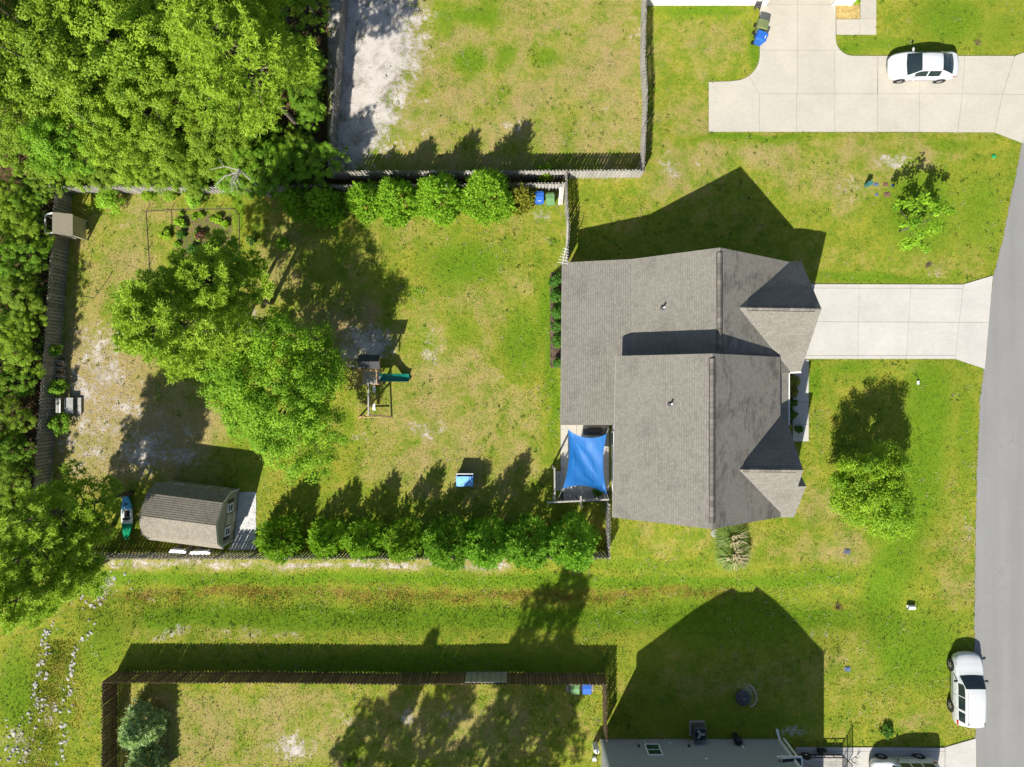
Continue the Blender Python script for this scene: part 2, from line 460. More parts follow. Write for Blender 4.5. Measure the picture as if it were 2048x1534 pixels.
MAT['rock'] = M('pale_rock', (0.36, 0.345, 0.315), rough=0.9, var=0.2, scale=5, objvar=0.25, bump=0.3)
MAT['gravel'] = M('white_gravel', (0.55, 0.55, 0.54), rough=0.9, var=0.25, scale=20, bump=0.5)
MAT['kayak_blue'] = M('kayak_blue', (0.09, 0.38, 0.62), rough=0.35, var=0.15)
MAT['kayak_white'] = M('kayak_white', (0.68, 0.72, 0.70), rough=0.4, var=0.1)
MAT['kayak_green'] = M('kayak_green', (0.01, 0.26, 0.12), rough=0.35, var=0.15)
MAT['teal'] = M('box_teal', (0.045, 0.16, 0.15), rough=0.6, var=0.15)
MAT['cap_green'] = M('cap_green', (0.01, 0.30, 0.09), rough=0.5, var=0.1)
MAT['lid_blue'] = M('lid_blue_grey', (0.10, 0.14, 0.24), rough=0.7, var=0.15)
MAT['lid_brown'] = M('lid_brown', (0.17, 0.085, 0.062), rough=0.8, var=0.2)
MAT['lid_grey'] = M('lid_slate', (0.10, 0.105, 0.14), rough=0.7, var=0.15)
MAT['skyblue'] = M('toy_blue', (0.10, 0.33, 0.72), rough=0.35, var=0.4, scale=4)

# ------------------------------------------------------------------ ground
ROAD_EDGE = [(2075, 120), (2045, 285), (2025, 380), (2005, 480), (1986, 555), (1976, 640), (1968, 738), (1960, 800), (1954, 950), (1950, 1100), (1949, 1250), (1951, 1480), (1953, 1545)]
DRIVE = [(1560, 568), (1925, 569), (1985, 551), (1969, 738), (1910, 718), (1560, 718)]
arc = lambda cx, cy, rx, ry, a0, a1, n=9: [(cx + rx*math.cos(R(a0+(a1-a0)*i/(n-1))), cy + ry*math.sin(R(a0+(a1-a0)*i/(n-1)))) for i in range(n)]
DRIVE_N = [(1519, -60), (1671, -60), (1671, 78)] + arc(1707, 78, 36, 34, 180, 90) + [(2030, 112), (2075, 95), (2046, 287), (1988, 265), (1417, 264), (1417, 164), (1460, 163)] + arc(1466, 110, 53, 52, 90, 0) 
WALK_N = [(1720, -40), (1752, -40), (1752, 70), (1672, 70), (1672, 39), (1720, 39)]
WALK = [(1585, 719), (1617, 719), (1617, 883), (1585, 883)]
DRIVE_S = [(1590, 1494), (1889, 1494), (1951, 1476), (1953, 1600), (1590, 1600)]
PATIO = [(1121, 845), (1218, 845), (1218, 1003), (1121, 1003)]
HOUSE = [(1128, 545), (1180, 540), (1545, 545), (1570, 560), (1570, 720), (1555, 735), (1552, 990), (1215, 990), (1215, 845), (1128, 845)]
HARD = [DRIVE, DRIVE_N, WALK_N, WALK, DRIVE_S, PATIO, HOUSE,
        ROAD_EDGE + [(2400, 1545), (2400, 120)],
        [(342, 960), (479, 978), (467, 1081), (330, 1063)],
        [(1200, 1482), (1556, 1482), (1556, 1600), (1200, 1600)]]

def soft_blob(px, py, cx, cy, rx, ry, s=1.0):
    return s * np.exp(-(((px-cx)/rx)**2 + ((py-cy)/ry)**2)**1.3)
def soft_poly(px, py, pts, w):
    ins = in_poly(px, py, pts)
    d = poly_dist(px, py, list(pts) + [pts[0]])
    return np.clip(0.5 + np.where(ins, d, -d) / (2*w), 0, 1)
def soft_line(px, py, pts, w, s=1.0):
    return s * np.exp(-(poly_dist(px, py, pts) / w)**2)

def masks(px0, py0):
    px = px0 + 26*(fbm(px0/55, py0/55, 11)-0.5); py = py0 + 26*(fbm(px0/55, py0/55, 12)-0.5)
    b = lambda *a: soft_blob(px, py, *a)
    sand = 0.0*px
    mx = lambda *arr: np.maximum.reduce(arr)
    sand = mx(soft_poly(px, py, [(640,-60),(850,-60),(845,90),(800,240),(770,300),(700,345),(650,345)], 75)*1.02,
        b(1030,250,55,22,0.42), b(850,230,40,90,0.35), b(1215,215,14,12,0.5), b(1260,290,40,35,0.42), b(1270,60,22,80,0.35),
        b(1790,318,70,26,0.52), b(1345,335,45,40,0.5), b(1700,375,55,32,0.45), b(1400,340,90,50,0.3),
        b(735,690,75,45,0.78), b(860,700,30,60,0.5), b(850,865,55,28,0.5), b(715,885,45,20,0.45), b(1000,760,60,30,0.28),
        soft_poly(px, py, [(110,640),(240,640),(300,800),(420,830),(420,960),(300,960),(110,960)], 40)*0.50, b(160,790,45,80,0.62), b(210,760,70,70,0.6), b(290,905,75,55,0.66), b(215,690,60,60,0.5), b(170,890,60,60,0.5), b(240,830,60,70,0.5), b(500,650,60,50,0.55), b(560,655,40,30,0.5),
        b(585,1490,70,45,0.6), b(818,1438,26,26,0.62), b(690,1440,60,30,0.4), b(530,1440,50,40,0.32), b(900,1430,50,30,0.4),
        soft_line(px, py, [(190,1128),(600,1130),(1015,1135)], 12, 0.58), b(200,1180,35,45,0.62), b(330,1265,80,22,0.45), b(520,1265,120,14,0.4),
        b(30,1500,60,50,0.48), b(90,1440,30,40,0.4), b(380,400,40,14,0.35), b(270,440,50,40,0.4),
        b(1395,1300,50,16,0.28), b(1640,1270,50,10,0.42), b(1700,1330,60,40,0.25), b(1500,1380,45,28,0.5), b(1590,1465,40,18,0.55), b(1450,1330,90,40,0.3),
        b(1820,740,40,18,0.35), b(1940,1060,10,25,0.5), b(1935,1035,9,15,0.5), b(842,585,20,16,0.4), b(1100,485,20,12,0.4), b(1080,425,30,18,0.55),
        b(1110,395,30,22,0.5), b(1460,1120,30,35,0.35), b(1870,540,40,16,0.4), b(1620,690,5,5,0.1))
    dry = mx(soft_poly(px, py, [(820,-60),(1300,-60),(1300,345),(760,345)], 30)*0.49, b(1220,120,90,130,0.73),
        b(980,600,150,200,0.43), b(900,830,200,150,0.54), b(950,900,220,110,0.52), b(300,430,90,80,0.48), b(230,560,90,160,0.52), b(190,800,150,170,1.15), b(310,870,150,100,1.1),
        b(1060,700,60,60,0.17), b(820,470,120,40,0.35), b(560,560,90,120,0.43), b(680,660,120,80,0.70),
        soft_poly(px, py, [(1300,265),(1980,265),(1830,400),(1700,420),(1480,330),(1300,420)], 35)*0.49, b(1400,80,90,80,0.36), b(1440,240,150,60,0.43),
        b(1730,570,60,40,0.30), b(1880,520,110,80,0.38), b(1700,1110,150,60,0.48), b(1650,1000,60,120,0.35), b(1910,1180,60,300,0.36), b(1690,1310,90,70,0.36), b(1830,1420,90,40,0.38),
        soft_poly(px, py, [(215,1370),(700,1370),(700,1560),(215,1560)], 30)*0.49, b(900,1450,300,90,0.43), b(1300,1080,80,40,0.30), b(1500,1080,100,40,0.26),
        soft_line(px, py, [(190,1130),(1010,1130)], 24, 0.6), b(500,1265,300,16,0.43), b(600,360,60,90,0.60), b(1450,1380,200,110,0.30), b(860,80,30,200,0.35))
    lush = mx(b(935,115,45,28,0.85), b(1010,100,28,22,0.75), b(1090,115,38,30,0.65), b(950,30,70,28,0.75), b(890,40,30,30,0.6), b(1040,300,50,18,0.4),
        b(930,525,95,60,0.85), b(1000,510,60,30,0.5), b(1040,680,55,75,0.8), b(1090,620,22,90,0.75), b(1105,730,18,250,0.75), b(925,660,40,30,0.6), b(1110,800,14,60,0.8),
        b(1620,25,160,90,0.0), b(1400,20,110,14,0.8), b(1510,100,16,70,0.75), b(1900,40,90,60,0.75), b(1780,90,120,20,0.6), b(1700,95,40,22,0.7), b(2000,60,60,60,0.5),
        b(1840,420,100,110,0.75), b(1960,420,60,110,0.6), b(1750,555,180,14,0.75), b(1500,275,150,9,0.8), b(1900,290,80,20,0.6),
        soft_line(px, py, [(1860,760),(1850,900),(1830,1020),(1790,1120),(1760,1220),(1800,1330)], 55, 0.85), b(1930,860,28,150,0.6), b(1700,735,80,14,0.7), b(1630,760,14,50,0.8),
        soft_line(px, py, [(200,1155),(700,1160),(1240,1165),(1700,1160)], 17, 0.8), soft_line(px, py, [(300,1235),(800,1240),(1240,1240),(1700,1240)], 28, 0.9),
        b(1480,1240,240,70,0.75), b(1850,1300,90,100,0.75), b(1450,1450,200,60,0.45), b(1300,1400,60,80,0.4), b(850,1330,500,30,0.7), b(1620,1150,150,20,0.6), b(1300,1130,200,16,0.6),
        b(200,1290,60,100,0.6), b(30,1380,50,100,0.8), b(120,1500,60,50,0.4), b(480,420,14,60,0.8), b(400,560,60,80,0.4), b(620,900,40,120,0.5), b(470,900,50,50,0.35), b(300,985,30,20,0.3),
        b(700,850,18,40,0.6), b(1520,860,30,20,0.0), b(1700,900,60,60,0.5))
    brown = mx(soft_line(px, py, [(190,1205),(330,1185),(560,1185),(800,1195),(1000,1195),(1280,1190),(1460,1182)], 19, 0.74), soft_line(px, py, [(260,1165),(420,1150),(560,1155)], 8, 0.5),
        soft_line(px, py, [(650,1165),(760,1175),(900,1200)], 12, 0.55), soft_line(px, py, [(110,1290),(98,1400),(85,1534)], 26, 0.42), b(1680,1215,12,10,0.8), b(150,1430,20,60,0.6), b(1740,1230,50,16,0.5))
    forest = [(-900,-900),(660,-900),(655,345),(600,372),(560,376),(110,376),(96,620),(70,960),(60,1120),(-900,1120)]
    litter = mx(soft_poly(px0, py0, forest, 10), soft_poly(px0, py0, [(600,200),(652,200),(652,346),(1128,352),(1128,366),(560,370)], 8)*0.9, b(1160,1080,60,30,0.5), b(100,790,20,60,0.3))
    soil = mx(soft_poly(px0, py0, [(345,424),(470,418),(478,560),(350,560)], 8)*0.52, soft_poly(px0, py0, [(1100,545),(1130,545),(1130,735),(1100,735)], 4), soft_poly(px0, py0, [(1576,745),(1590,745),(1590,850),(1576,850)], 3), b(1860,527,9,6,0.9))
    z = np.zeros_like(px); o = np.ones_like(px)
    return np.stack([sand, dry, lush, o], -1), np.stack([brown, litter, soil, o], -1)

def axis(lo, hi, d, far):
    a = np.arange(lo, hi + d/2, d)
    ext = np.array([0.5, 1.5, 4, 10, 25, 60, 120, far])
    return np.concatenate([lo - ext[::-1], a, hi + ext])
xs = axis(-40.0, 39.0, 0.22, 260); ys = axis(-33.0, 31.0, 0.22, 260)
GX, GY = np.meshgrid(xs, ys)
gpx = GX/S + CX; gpy = CY - GY/S
GZ = gz_arr(gpx, gpy) + 0.05*(fbm(gpx/40, gpy/40, 3)-0.5)*np.where((np.abs(GX) < 40) & (np.abs(GY) < 33), 1, 0)
hard_d = np.full(gpx.shape, False)
for pl in HARD: hard_d |= in_poly(gpx, gpy, pl) | (poly_dist(gpx, gpy, pl + [pl[0]]) < 9)
GZ = np.where(hard_d, np.minimum(GZ, -0.012), GZ)
nx_, ny_ = len(xs), len(ys)
idx = np.arange(nx_*ny_).reshape(ny_, nx_)
F = np.stack([idx[:-1,:-1], idx[:-1,1:], idx[1:,1:], idx[1:,:-1]], -1).reshape(-1, 4)
ma, mb = masks(gpx.ravel(), gpy.ravel())
me = np_mesh('ground', np.stack([GX.ravel(), GY.ravel(), GZ.ravel()], -1), F, MAT['ground'], attrs={'mask_a': ma, 'mask_b': mb})
me.polygons.foreach_set('use_smooth', [True]*len(me.polygons))
ground = tag(link('ground', me), kind='structure')

# short grass: tens of thousands of blades, same cover as the soil they grow from
def blades(name, px, py, length, width, rng, lean=0.9):
    n = len(px)
    ma, mb = masks(px, py)
    z = gz_arr(px, py) - 0.015
    X = (px-CX)*S; Y = (CY-py)*S
    a = rng.rand(n)*2*np.pi
    d = np.stack([np.cos(a), np.sin(a), np.zeros(n)], -1); p = np.stack([-np.sin(a), np.cos(a), np.zeros(n)], -1)
    L = length*(0.5+rng.rand(n))[:, None]; w = width*(0.6+0.8*rng.rand(n))[:, None]
    ln = (lean*(0.4+0.9*rng.rand(n)))[:, None]
    base = np.stack([X, Y, z], -1)
    tip = base + d*L*np.sin(ln) + np.array([0,0,1])*L*np.cos(ln)
    V = np.stack([base - p*w, base + p*w, tip], 1).reshape(-1, 3)
    F = np.arange(3*n).reshape(-1, 3)
    me = np_mesh(name, V, F, MAT['ground'], attrs={'mask_a': np.repeat(ma, 3, 0), 'mask_b': np.repeat(mb, 3, 0)})
    return link(name, me)
rng = np.random.RandomState(4)
N = 420000
gx_ = rng.rand(N)*2120 - 36; gy_ = rng.rand(N)*1600 - 33
keep = np.ones(N, bool)
for pl in HARD: keep &= ~in_poly(gx_, gy_, pl)
ma_, mb_ = masks(gx_, gy_)
keep &= (rng.rand(N) > ma_[:,0]*1.15) & (mb_[:,1] < 0.4) & (rng.rand(N) > mb_[:,2])
gx_, gy_ = gx_[keep], gy_[keep]
tag(blades('grass', gx_, gy_, 0.10, 0.028, rng), 'short mown lawn grass growing across the yards', 'grass', kind='stuff')
# taller weeds in the drainage ditch
N = 40000
wx = 150 + rng.rand(N)*1650; wy = 1205 + rng.randn(N)*30 + 30*(fbm(wx/70, wx*0+3, 41)-0.5)
k = rng.rand(N) < np.clip((1750-wx)/500, 0.05, 1)*np.clip(fbm(wx/40, wy/18, 42)*2.2-0.5, 0, 1)
wx, wy = wx[k], wy[k]
wx2 = np.interp(rng.rand(9000), [0, 1], [0, 1]); t_ = rng.rand(9000)
wx2 = np.interp(t_, [0, .5, 1], [120, 98, 80]) + rng.randn(9000)*26; wy2 = np.interp(t_, [0, .5, 1], [1285, 1400, 1550])
tag(blades('ditch_weeds', np.concatenate([wx, wx2]), np.concatenate([wy, wy2]), 0.11, 0.03, rng, 0.9), 'rough brown and green weeds along the drainage ditch', 'weeds', kind='stuff')

# broad-leaved lawn weeds and pale dead flecks, too many to count
def flecks(name, n, seed, L, Wd, mat, thr, z0, per, spread, label, cat, up=0.6):
    rng = np.random.RandomState(seed)
    x = rng.rand(n)*2060-6; y = rng.rand(n)*1546-6
    k = fbm(x/60, y/60, seed+1) + 0.35*(fbm(x/14, y/14, seed+2)-0.5) > thr
    for pl in HARD: k &= ~in_poly(x, y, pl)
    ma_, mb_ = masks(x, y); k &= (mb_[:, 1] < 0.3)
    x, y = x[k], y[k]
    X = np.repeat((x-CX)*S, per) + rng.randn(len(x)*per)*spread; Y = np.repeat((CY-y)*S, per) + rng.randn(len(x)*per)*spread
    Z = np.repeat(gz_arr(x, y), per) + z0 + 0.03*rng.rand(len(X))
    P_ = np.stack([X, Y, Z], -1); N_ = np.array([0, 0, 1.0]) + up*rng.randn(len(X), 3)
    V, F = quads_np(P_, N_, L, Wd, rng)
    tag(link(name, np_mesh(name, V, F, mat, tint=np.repeat(rng.rand(len(X)), 4))), label, cat, kind='stuff')
def quads_np(P, N, L, Wd, rng):
    n = len(P); N = N/np.linalg.norm(N, axis=1, keepdims=True)
    r = rng.randn(n, 3); a = r - N*np.sum(r*N, 1, keepdims=True); a /= np.linalg.norm(a, axis=1, keepdims=True); b = np.cross(N, a)
    L = L*(0.6+0.8*rng.rand(n, 1)); Wd = Wd*(0.6+0.8*rng.rand(n, 1))
    return np.stack([P-a*L/2, P+b*Wd/2, P+a*L/2, P-b*Wd/2], 1).reshape(-1, 3), np.arange(4*n).reshape(-1, 4)
flecks('lawn_weeds', 5000, 61, 0.10, 0.06, leaf_mat('weed_leaf', (0.05, 0.12, 0.012), (0.14, 0.24, 0.02)), 0.56, 0.03, 7, 0.07, 'scattered broad-leaved weeds in the lawns', 'weeds')
flecks('dead_grass', 6000, 71, 0.13, 0.035, leaf_mat('dead_blade', (0.30, 0.245, 0.13), (0.46, 0.40, 0.26), 0.1), 0.55, 0.04, 4, 0.12, 'pale dead grass flecks scattered over the lawns', 'dead grass', 0.3)

# ------------------------------------------------------------------ road, driveways, walks (slabs with open joints)
def px_poly(pts, z=0): return [tuple(W(x, y, 0)[:2]) for x, y in pts]
def inset(poly, d):
    n = len(poly)
    ar = sum(poly[i][0]*poly[(i+1)%n][1]-poly[(i+1)%n][0]*poly[i][1] for i in range(n))
    if ar < 0: poly = poly[::-1]
    out = []
    for i in range(n):
        p0 = Vector(poly[i-1]); p1 = Vector(poly[i]); p2 = Vector(poly[(i+1)%n])
        e1 = (p1-p0).normalized(); e2 = (p2-p1).normalized()
        n1 = Vector((-e1.y, e1.x)); n2 = Vector((-e2.y, e2.x))
        b = n1+n2; k = d/max(0.25, (b.dot(n1)))
        out.append(tuple(p1 + b*k))
    return out
def clip_half(poly, a, b, c):      # keep a*x+b*y+c >= 0
    out = []
    for i in range(len(poly)):
        p, q = poly[i], poly[(i+1)%len(poly)]
        dp = a*p[0]+b*p[1]+c; dq = a*q[0]+b*q[1]+c
        if dp >= 0: out.append(p)
        if (dp >= 0) != (dq >= 0):
            t = dp/(dp-dq); out.append((p[0]+(q[0]-p[0])*t, p[1]+(q[1]-p[1])*t))
    return out
def split(polys, p, q):
    a, b = q[1]-p[1], -(q[0]-p[0]); c = -(a*p[0]+b*p[1])
    out = []
    for pl in polys:
        for sgn in (1, -1):
            r = clip_half(pl, sgn*a, sgn*b, sgn*c)
            ar = abs(sum(r[i][0]*r[(i+1)%len(r)][1]-r[(i+1)%len(r)][0]*r[i][1] for i in range(len(r))))/2 if len(r) > 2 else 0
            if ar > 4: out.append(r)
    return out
def paved(name, outline, pieces, mat, z1=0.05, bed=True, gap=0.009):
    o = MB().prism(px_poly(outline), -0.10, 0.012).build(name, MAT['joint'])
    tag(o, kind='structure')
    for pl in pieces:
        MB().prism(inset(px_poly(pl), gap), -0.05, z1).build('slab', mat, o)
    return o
rj = random.Random(77); RE2 = []
for (ax, ay), (bx, by) in zip(ROAD_EDGE[:-1], ROAD_EDGE[1:]):
    nn_ = max(1, int(math.hypot(bx-ax, by-ay)/7))
    RE2 += [(ax+(bx-ax)*i/nn_+rj.uniform(-1.3, 1.3), ay+(by-ay)*i/nn_) for i in range(nn_)]
RE2.append(ROAD_EDGE[-1])
MB_r = MB().prism(px_poly(RE2 + [(2140, 1545), (2160, 900), (2190, 500), (2260, 120)]), -0.15, 0.02)
tag(MB_r.build('road', MAT['asphalt']), kind='structure')
far = MB().prism(px_poly([(2075,120),(2260,120),(2480,-900),(2300,-900)]), -0.15, 0.021)
tag(far.build('road', MAT['asphalt']), kind='structure')
far = MB().prism(px_poly([(1953,1545),(2140,1545),(2150,2600),(1965,2600)]), -0.15, 0.019)
tag(far.build('road', MAT['asphalt']), kind='structure')
# main driveway
ps = [DRIVE]
for p, q in (((1718,560),(1715,730)), ((1822,560),(1811,730)), ((1926,569),(1909,718)), ((1560,643),(1990,645))): ps = split(ps, p, q)
ps2 = []
for pl in ps:       # tooled border strip along the lawn edges
    ymin = min(p[1] for p in pl); ymax = max(p[1] for p in pl)
    if max(p[0] for p in pl) < 1930:
        ps2 += split([pl], (1500, 576), (2000, 577)) if ymin < 600 else split([pl], (1500, 711), (2000, 711))
    else: ps2.append(pl)
paved('driveway', DRIVE, ps2, MAT['concrete'])
ps = [WALK]
for y in (760, 804, 849): ps = split(ps, (1500, y), (1700, y))
paved('front_walk', WALK, ps, MAT['concrete'])
ps = [DRIVE_N]
A1 = [[(1519,-60),(1671,-60),(1671,78)]]
def quad(x0, y0, x1, y1): return [(x0,y0),(x1,y0),(x1,y1),(x0,y1)]
NP = [quad(1527,-60,1594,10), quad(1594,-60,1664,10), quad(1519,10,1594,101), [(1594,10),(1671,10),(1671,78)] + arc(1707,78,36,34,180,140,4)[1:] + [(1669,101),(1594,101)]]
NP += [[(1519,101),(1594,101),(1594,188),(1518,188)] + arc(1466,110,53,52,53,0,7)]
NP += [quad(1594,101,1669,188)]
NP += [[(1669,101)] + arc(1707,78,36,34,140,90,7) + [(1755,112),(1754,188),(1669,188)]]
NP += [quad(1755,112,1839,188), [(1839,112),(1929,112),(1924,188),(1839,188)], [(1929,112),(2029,112),(2004,189),(1924,188)], [(2029,112),(2075,95),(2060,190),(2004,189)]]
NP += [quad(1518,188,1593,264), quad(1593,188,1669,264), quad(1669,188,1754,264), quad(1754,188,1838,264), [(1838,188),(1924,188),(1914,265),(1838,264)], [(1924,188),(2004,189),(1988,265),(1914,265)], [(2004,189),(2060,190),(2046,287),(1988,265)]]
NP += [[(1417,164),(1460,163)] + arc(1466,110,53,52,90,53,5) + [(1518,188),(1518,264),(1417,264)]]
paved('neighbour_driveway', DRIVE_N, NP, MAT['concrete_old'])
paved('neighbour_walk', WALK_N, [quad(1720,-40,1752,38), quad(1719,38,1752,70), quad(1672,39,1719,70)], MAT['concrete_old'])
ps = [DRIVE_S]
for x in (1690, 1787, 1889): ps = split(ps, (x, 1400), (x, 1700))
ps = [p for q in ps for p in (split([q], (1500,1502), (1889,1502)) if max(a[0] for a in q) < 1895 else [q])]
paved('lower_driveway', DRIVE_S, ps, MAT['concrete'])
ps = [[(1121,845),(1218,845),(1218,982),(1121,982)]]
for x in (1153, 1185): ps = split(ps, (x, 800), (x, 1100))
for y in (890, 936): ps = split(ps, (1000, y), (1300, y))
paved('patio', PATIO, ps, MAT['concrete_old'])

# ------------------------------------------------------------------ roofs and walls laid in overlapping courses
def courses(mb, poly, exp=0.145, t=0.014, updir=None):
    poly = [Vector(p) for p in poly]; n = Vector((0,0,0)); m = len(poly)
    for i in range(m):
        a, b = poly[i], poly[(i+1)%m]
        n += Vector(((a.y-b.y)*(a.z+b.z), (a.z-b.z)*(a.x+b.x), (a.x-b.x)*(a.y+b.y)))
    n.normalize()
    if updir is not None:
        if n.dot(Vector(updir)) < 0: n = -n
    elif n.z < 0: n = -n
    c = sum(poly, Vector())/m
    u = Vector((0,0,1)).cross(n).normalized(); v = n.cross(u)
    P = [((p-c).dot(u), (p-c).dot(v)) for p in poly]
    v0 = min(p[1] for p in P); v1 = max(p[1] for p in P)
    k = 0; y = v0
    while y < v1 - 1e-4:
        s = clip_half(clip_half(P, 0, 1, -y), 0, -1, min(y+exp, v1))
        if len(s) > 2:
            vs = [c + u*a + v*b + n*(t*(1-(b-y)/exp)) for a, b in s]
            mb.add(vs, [tuple(range(len(s)))], [[(a-v0+50+0.37*k*0, b-v0) for a, b in s]])
            low = [i for i in range(len(s)) if abs(s[i][1]-y) < 1e-5 and abs(s[(i+1)%len(s)][1]-y) < 1e-5]
            for i in low:
                a, b = s[i], s[(i+1)%len(s)]
                mb.add([c+u*a[0]+v*a[1], c+u*b[0]+v*b[1], c+u*b[0]+v*b[1]+n*t, c+u*a[0]+v*a[1]+n*t], [(0,1,2,3)], [[(a[0],0),(b[0],0),(b[0],.01),(a[0],.01)]])
        y += exp; k += 1
    return n

def roof_slope(poly, parent, mat, name='roof_slope', fascia=None, thick=0.16):
    poly = [Vector(p) for p in poly]; c = sum(poly, Vector())/len(poly)
    A = np.array([[p.x-c.x, p.y-c.y, 1] for p in poly]); k = np.linalg.lstsq(A, np.array([p.z for p in poly]), rcond=None)[0]
    poly = [Vector((p.x, p.y, k[0]*(p.x-c.x)+k[1]*(p.y-c.y)+k[2])) for p in poly]
    mb = MB(); courses(mb, poly)
    o = mb.build(name, mat, parent, world=True, fixn=False)
    f = MB().extr([Vector(p)-Vector((0,0,0.012)) for p in poly], (0, 0, -thick))
    f.build('fascia', fascia or MAT['siding_white'], o)
    fo = o.children[0]; fo.location = -parent.location
    return o

def wall(poly, out, parent, mat, exp=0.18, name='wall', world=True):
    mb = MB(); courses(mb, poly, exp, 0.012, out)
    return mb.build(name, mat, parent, world=world, fixn=False)

# ------------------------------------------------------------------ the main house
hb = W(1370, 760, 0)
house = thing('house', 'large house with taupe shingle roof and front gables beside pale driveway', 'house', hb)
P = lambda x, y, z: W(x, y, z)
# lower north block (two pitches at the back)
NW, SWl = P(1124,525,2.75), P(1121,850,2.75)
KN, KS = P(1265,518,3.73), P(1262,850,3.73)
RN, RS = P(1440,495,6.88), P(1440,760,6.88)
EN = P(1580,524,2.75)
roof_slope([NW, KN, KS, SWl], house, MAT['shingle'])
roof_slope([KN, RN, RS, KS], house, MAT['shingle'])
es = P(1580,745,2.75)
roof_slope([RN, EN, es, RS], house, MAT['shingle_st'])
# garage gable
g0, g1 = P(1478,615,5.86), P(1643,618,5.86)
gz_n, gz_s = 2.72, 2.72
gne, gse = P(1603,523,2.72), P(1601,743,2.72)
def on_plane(xp, yw, a, b, cpt):   # z of plane through a,b,c at world x,y
    n = (b-a).cross(cpt-a); return a.z - (n.x*(xp-a.x)+n.y*(yw-a.y))/n.z
gnw = Vector((EN.x-0.05, gne.y, 2.72)); gsw = Vector((EN.x-0.3, gse.y, 2.72))
roof_slope([g0, g1, gne, gnw], house, MAT['shingle'])
roof_slope([g0, gsw, gse, g1], house, MAT['shingle'])
# tall south block
ZS, ZW, ZE = 8.35, 4.95, 3.70
SRN, SRS = P(1425,707,ZS), P(1425,1058,ZS)
SWN, SWS = P(1232,712,ZW), P(1225,1035,ZW)
SEN, SES = P(1560,714,ZE), P(1561,1034,ZE)
roof_slope([SRN, SRS, SWS, SWN], house, MAT['shingle'])
roof_slope([SRN, SEN, SES, SRS], house, MAT['shingle_st'])
# front gable of the south block, with a small lower step
zg = 6.65
q0, q1 = P(1476,939,zg), P(1606,940,zg)
qn_w, qn_e = P(1560,829,3.6), P(1577,849,4.2)
qs_w, qs_e = P(1560,1034,3.4), P(1587,1034,3.3)
roof_slope([q0, q1, qn_e, qn_w], house, MAT['shingle'])
zk = zg - (zg-3.3)*(q1.y - P(0,973,6.1).y)/(q1.y-qs_e.y)
st0, st1 = P(1596,973,zk), P(1613,973,zk)
roof_slope([q0, qs_w, qs_e, st1, st0, q1], house, MAT['shingle'])
roof_slope([st0 + Vector((-0.25,0,-0.02)), st1 + Vector((0,0,-0.02)), st1 + Vector((-0.12,0.75,-0.75)), st0 + Vector((-0.25,0.75,-0.75))], house, MAT['shingle'])
# porch roof under the east eave
roof_slope([P(1540,705,3.35), P(1577,705,2.72), P(1577,852,2.72), P(1540,852,3.35)], house, MAT['shingle'])
gut = MB(); a, b = P(1577.5,744,2.66), P(1577.5,850,2.66)
gut.beam(a, b, 0.10, 0.09); gut.build('gutter', MAT['white'], house, world=True)
gut = MB(); gut.beam(P(1577,745.5,2.66), P(1602,744.5,2.66), 0.10, 0.09); gut.build('gutter', MAT['white'], house, world=True)
# walls
def vwall(pts, out, mat=MAT['siding_white']): return wall(pts, out, house, mat)
def V3(v, z): return Vector((v.x, v.y, z))
xW = NW.x+0.35; yN = NW.y-0.3; xE = EN.x-0.45; xSW = SWN.x+0.42; yS = SWS.y+0.3; xSE = SEN.x-0.4; yM = SWl.y+0.3; ySN = SRN.y-0.25
vwall([Vector((xW,yN,0)),Vector((xW,yM,0)),Vector((xW,yM,2.62)),Vector((xW,yN,2.62))], (-1,0,0))
vwall([Vector((xW,yN,0)),Vector((xE,yN,0)),Vector((xE,yN,2.6)),Vector((RN.x,yN,6.6)),Vector((KN.x,yN,3.55)),Vector((xW,yN,2.62))], (0,1,0))
vwall([Vector((xE,yN,0)),Vector((xE,yM,0)),Vector((xE,yM,2.6)),Vector((xE,yN,2.6))], (1,0,0))
vwall([Vector((xW,yM,0)),Vector((xSW,yM,0)),Vector((xSW,yM,3.1)),Vector((xW,yM,2.62))], (0,-1,0))
vwall([Vector((xSW,ySN,2.9)),Vector((xSW,yM,2.9)),Vector((xSW,yM,0)),Vector((xSW,yS,0)),Vector((xSW,yS,4.75)),Vector((xSW,ySN,4.75))], (-1,0,0))
vwall([Vector((xSW,yS,0)),Vector((xSE,yS,0)),Vector((xSE,yS,ZE-.1)),Vector((SRS.x,yS,8.1)),Vector((xSW,yS,4.78))], (0,-1,0))
vwall([Vector((xSW,ySN,3.2)),Vector((xSE,ySN,2.8)),Vector((xSE,ySN,ZE-.1)),Vector((SRS.x,ySN,8.1)),Vector((xSW,ySN,4.78))], (0,1,0))
vwall([Vector((xSE,ySN,0)),Vector((xSE,yS,0)),Vector((xSE,yS,ZE-.15)),Vector((xSE,ySN,ZE-.15))], (1,0,0))
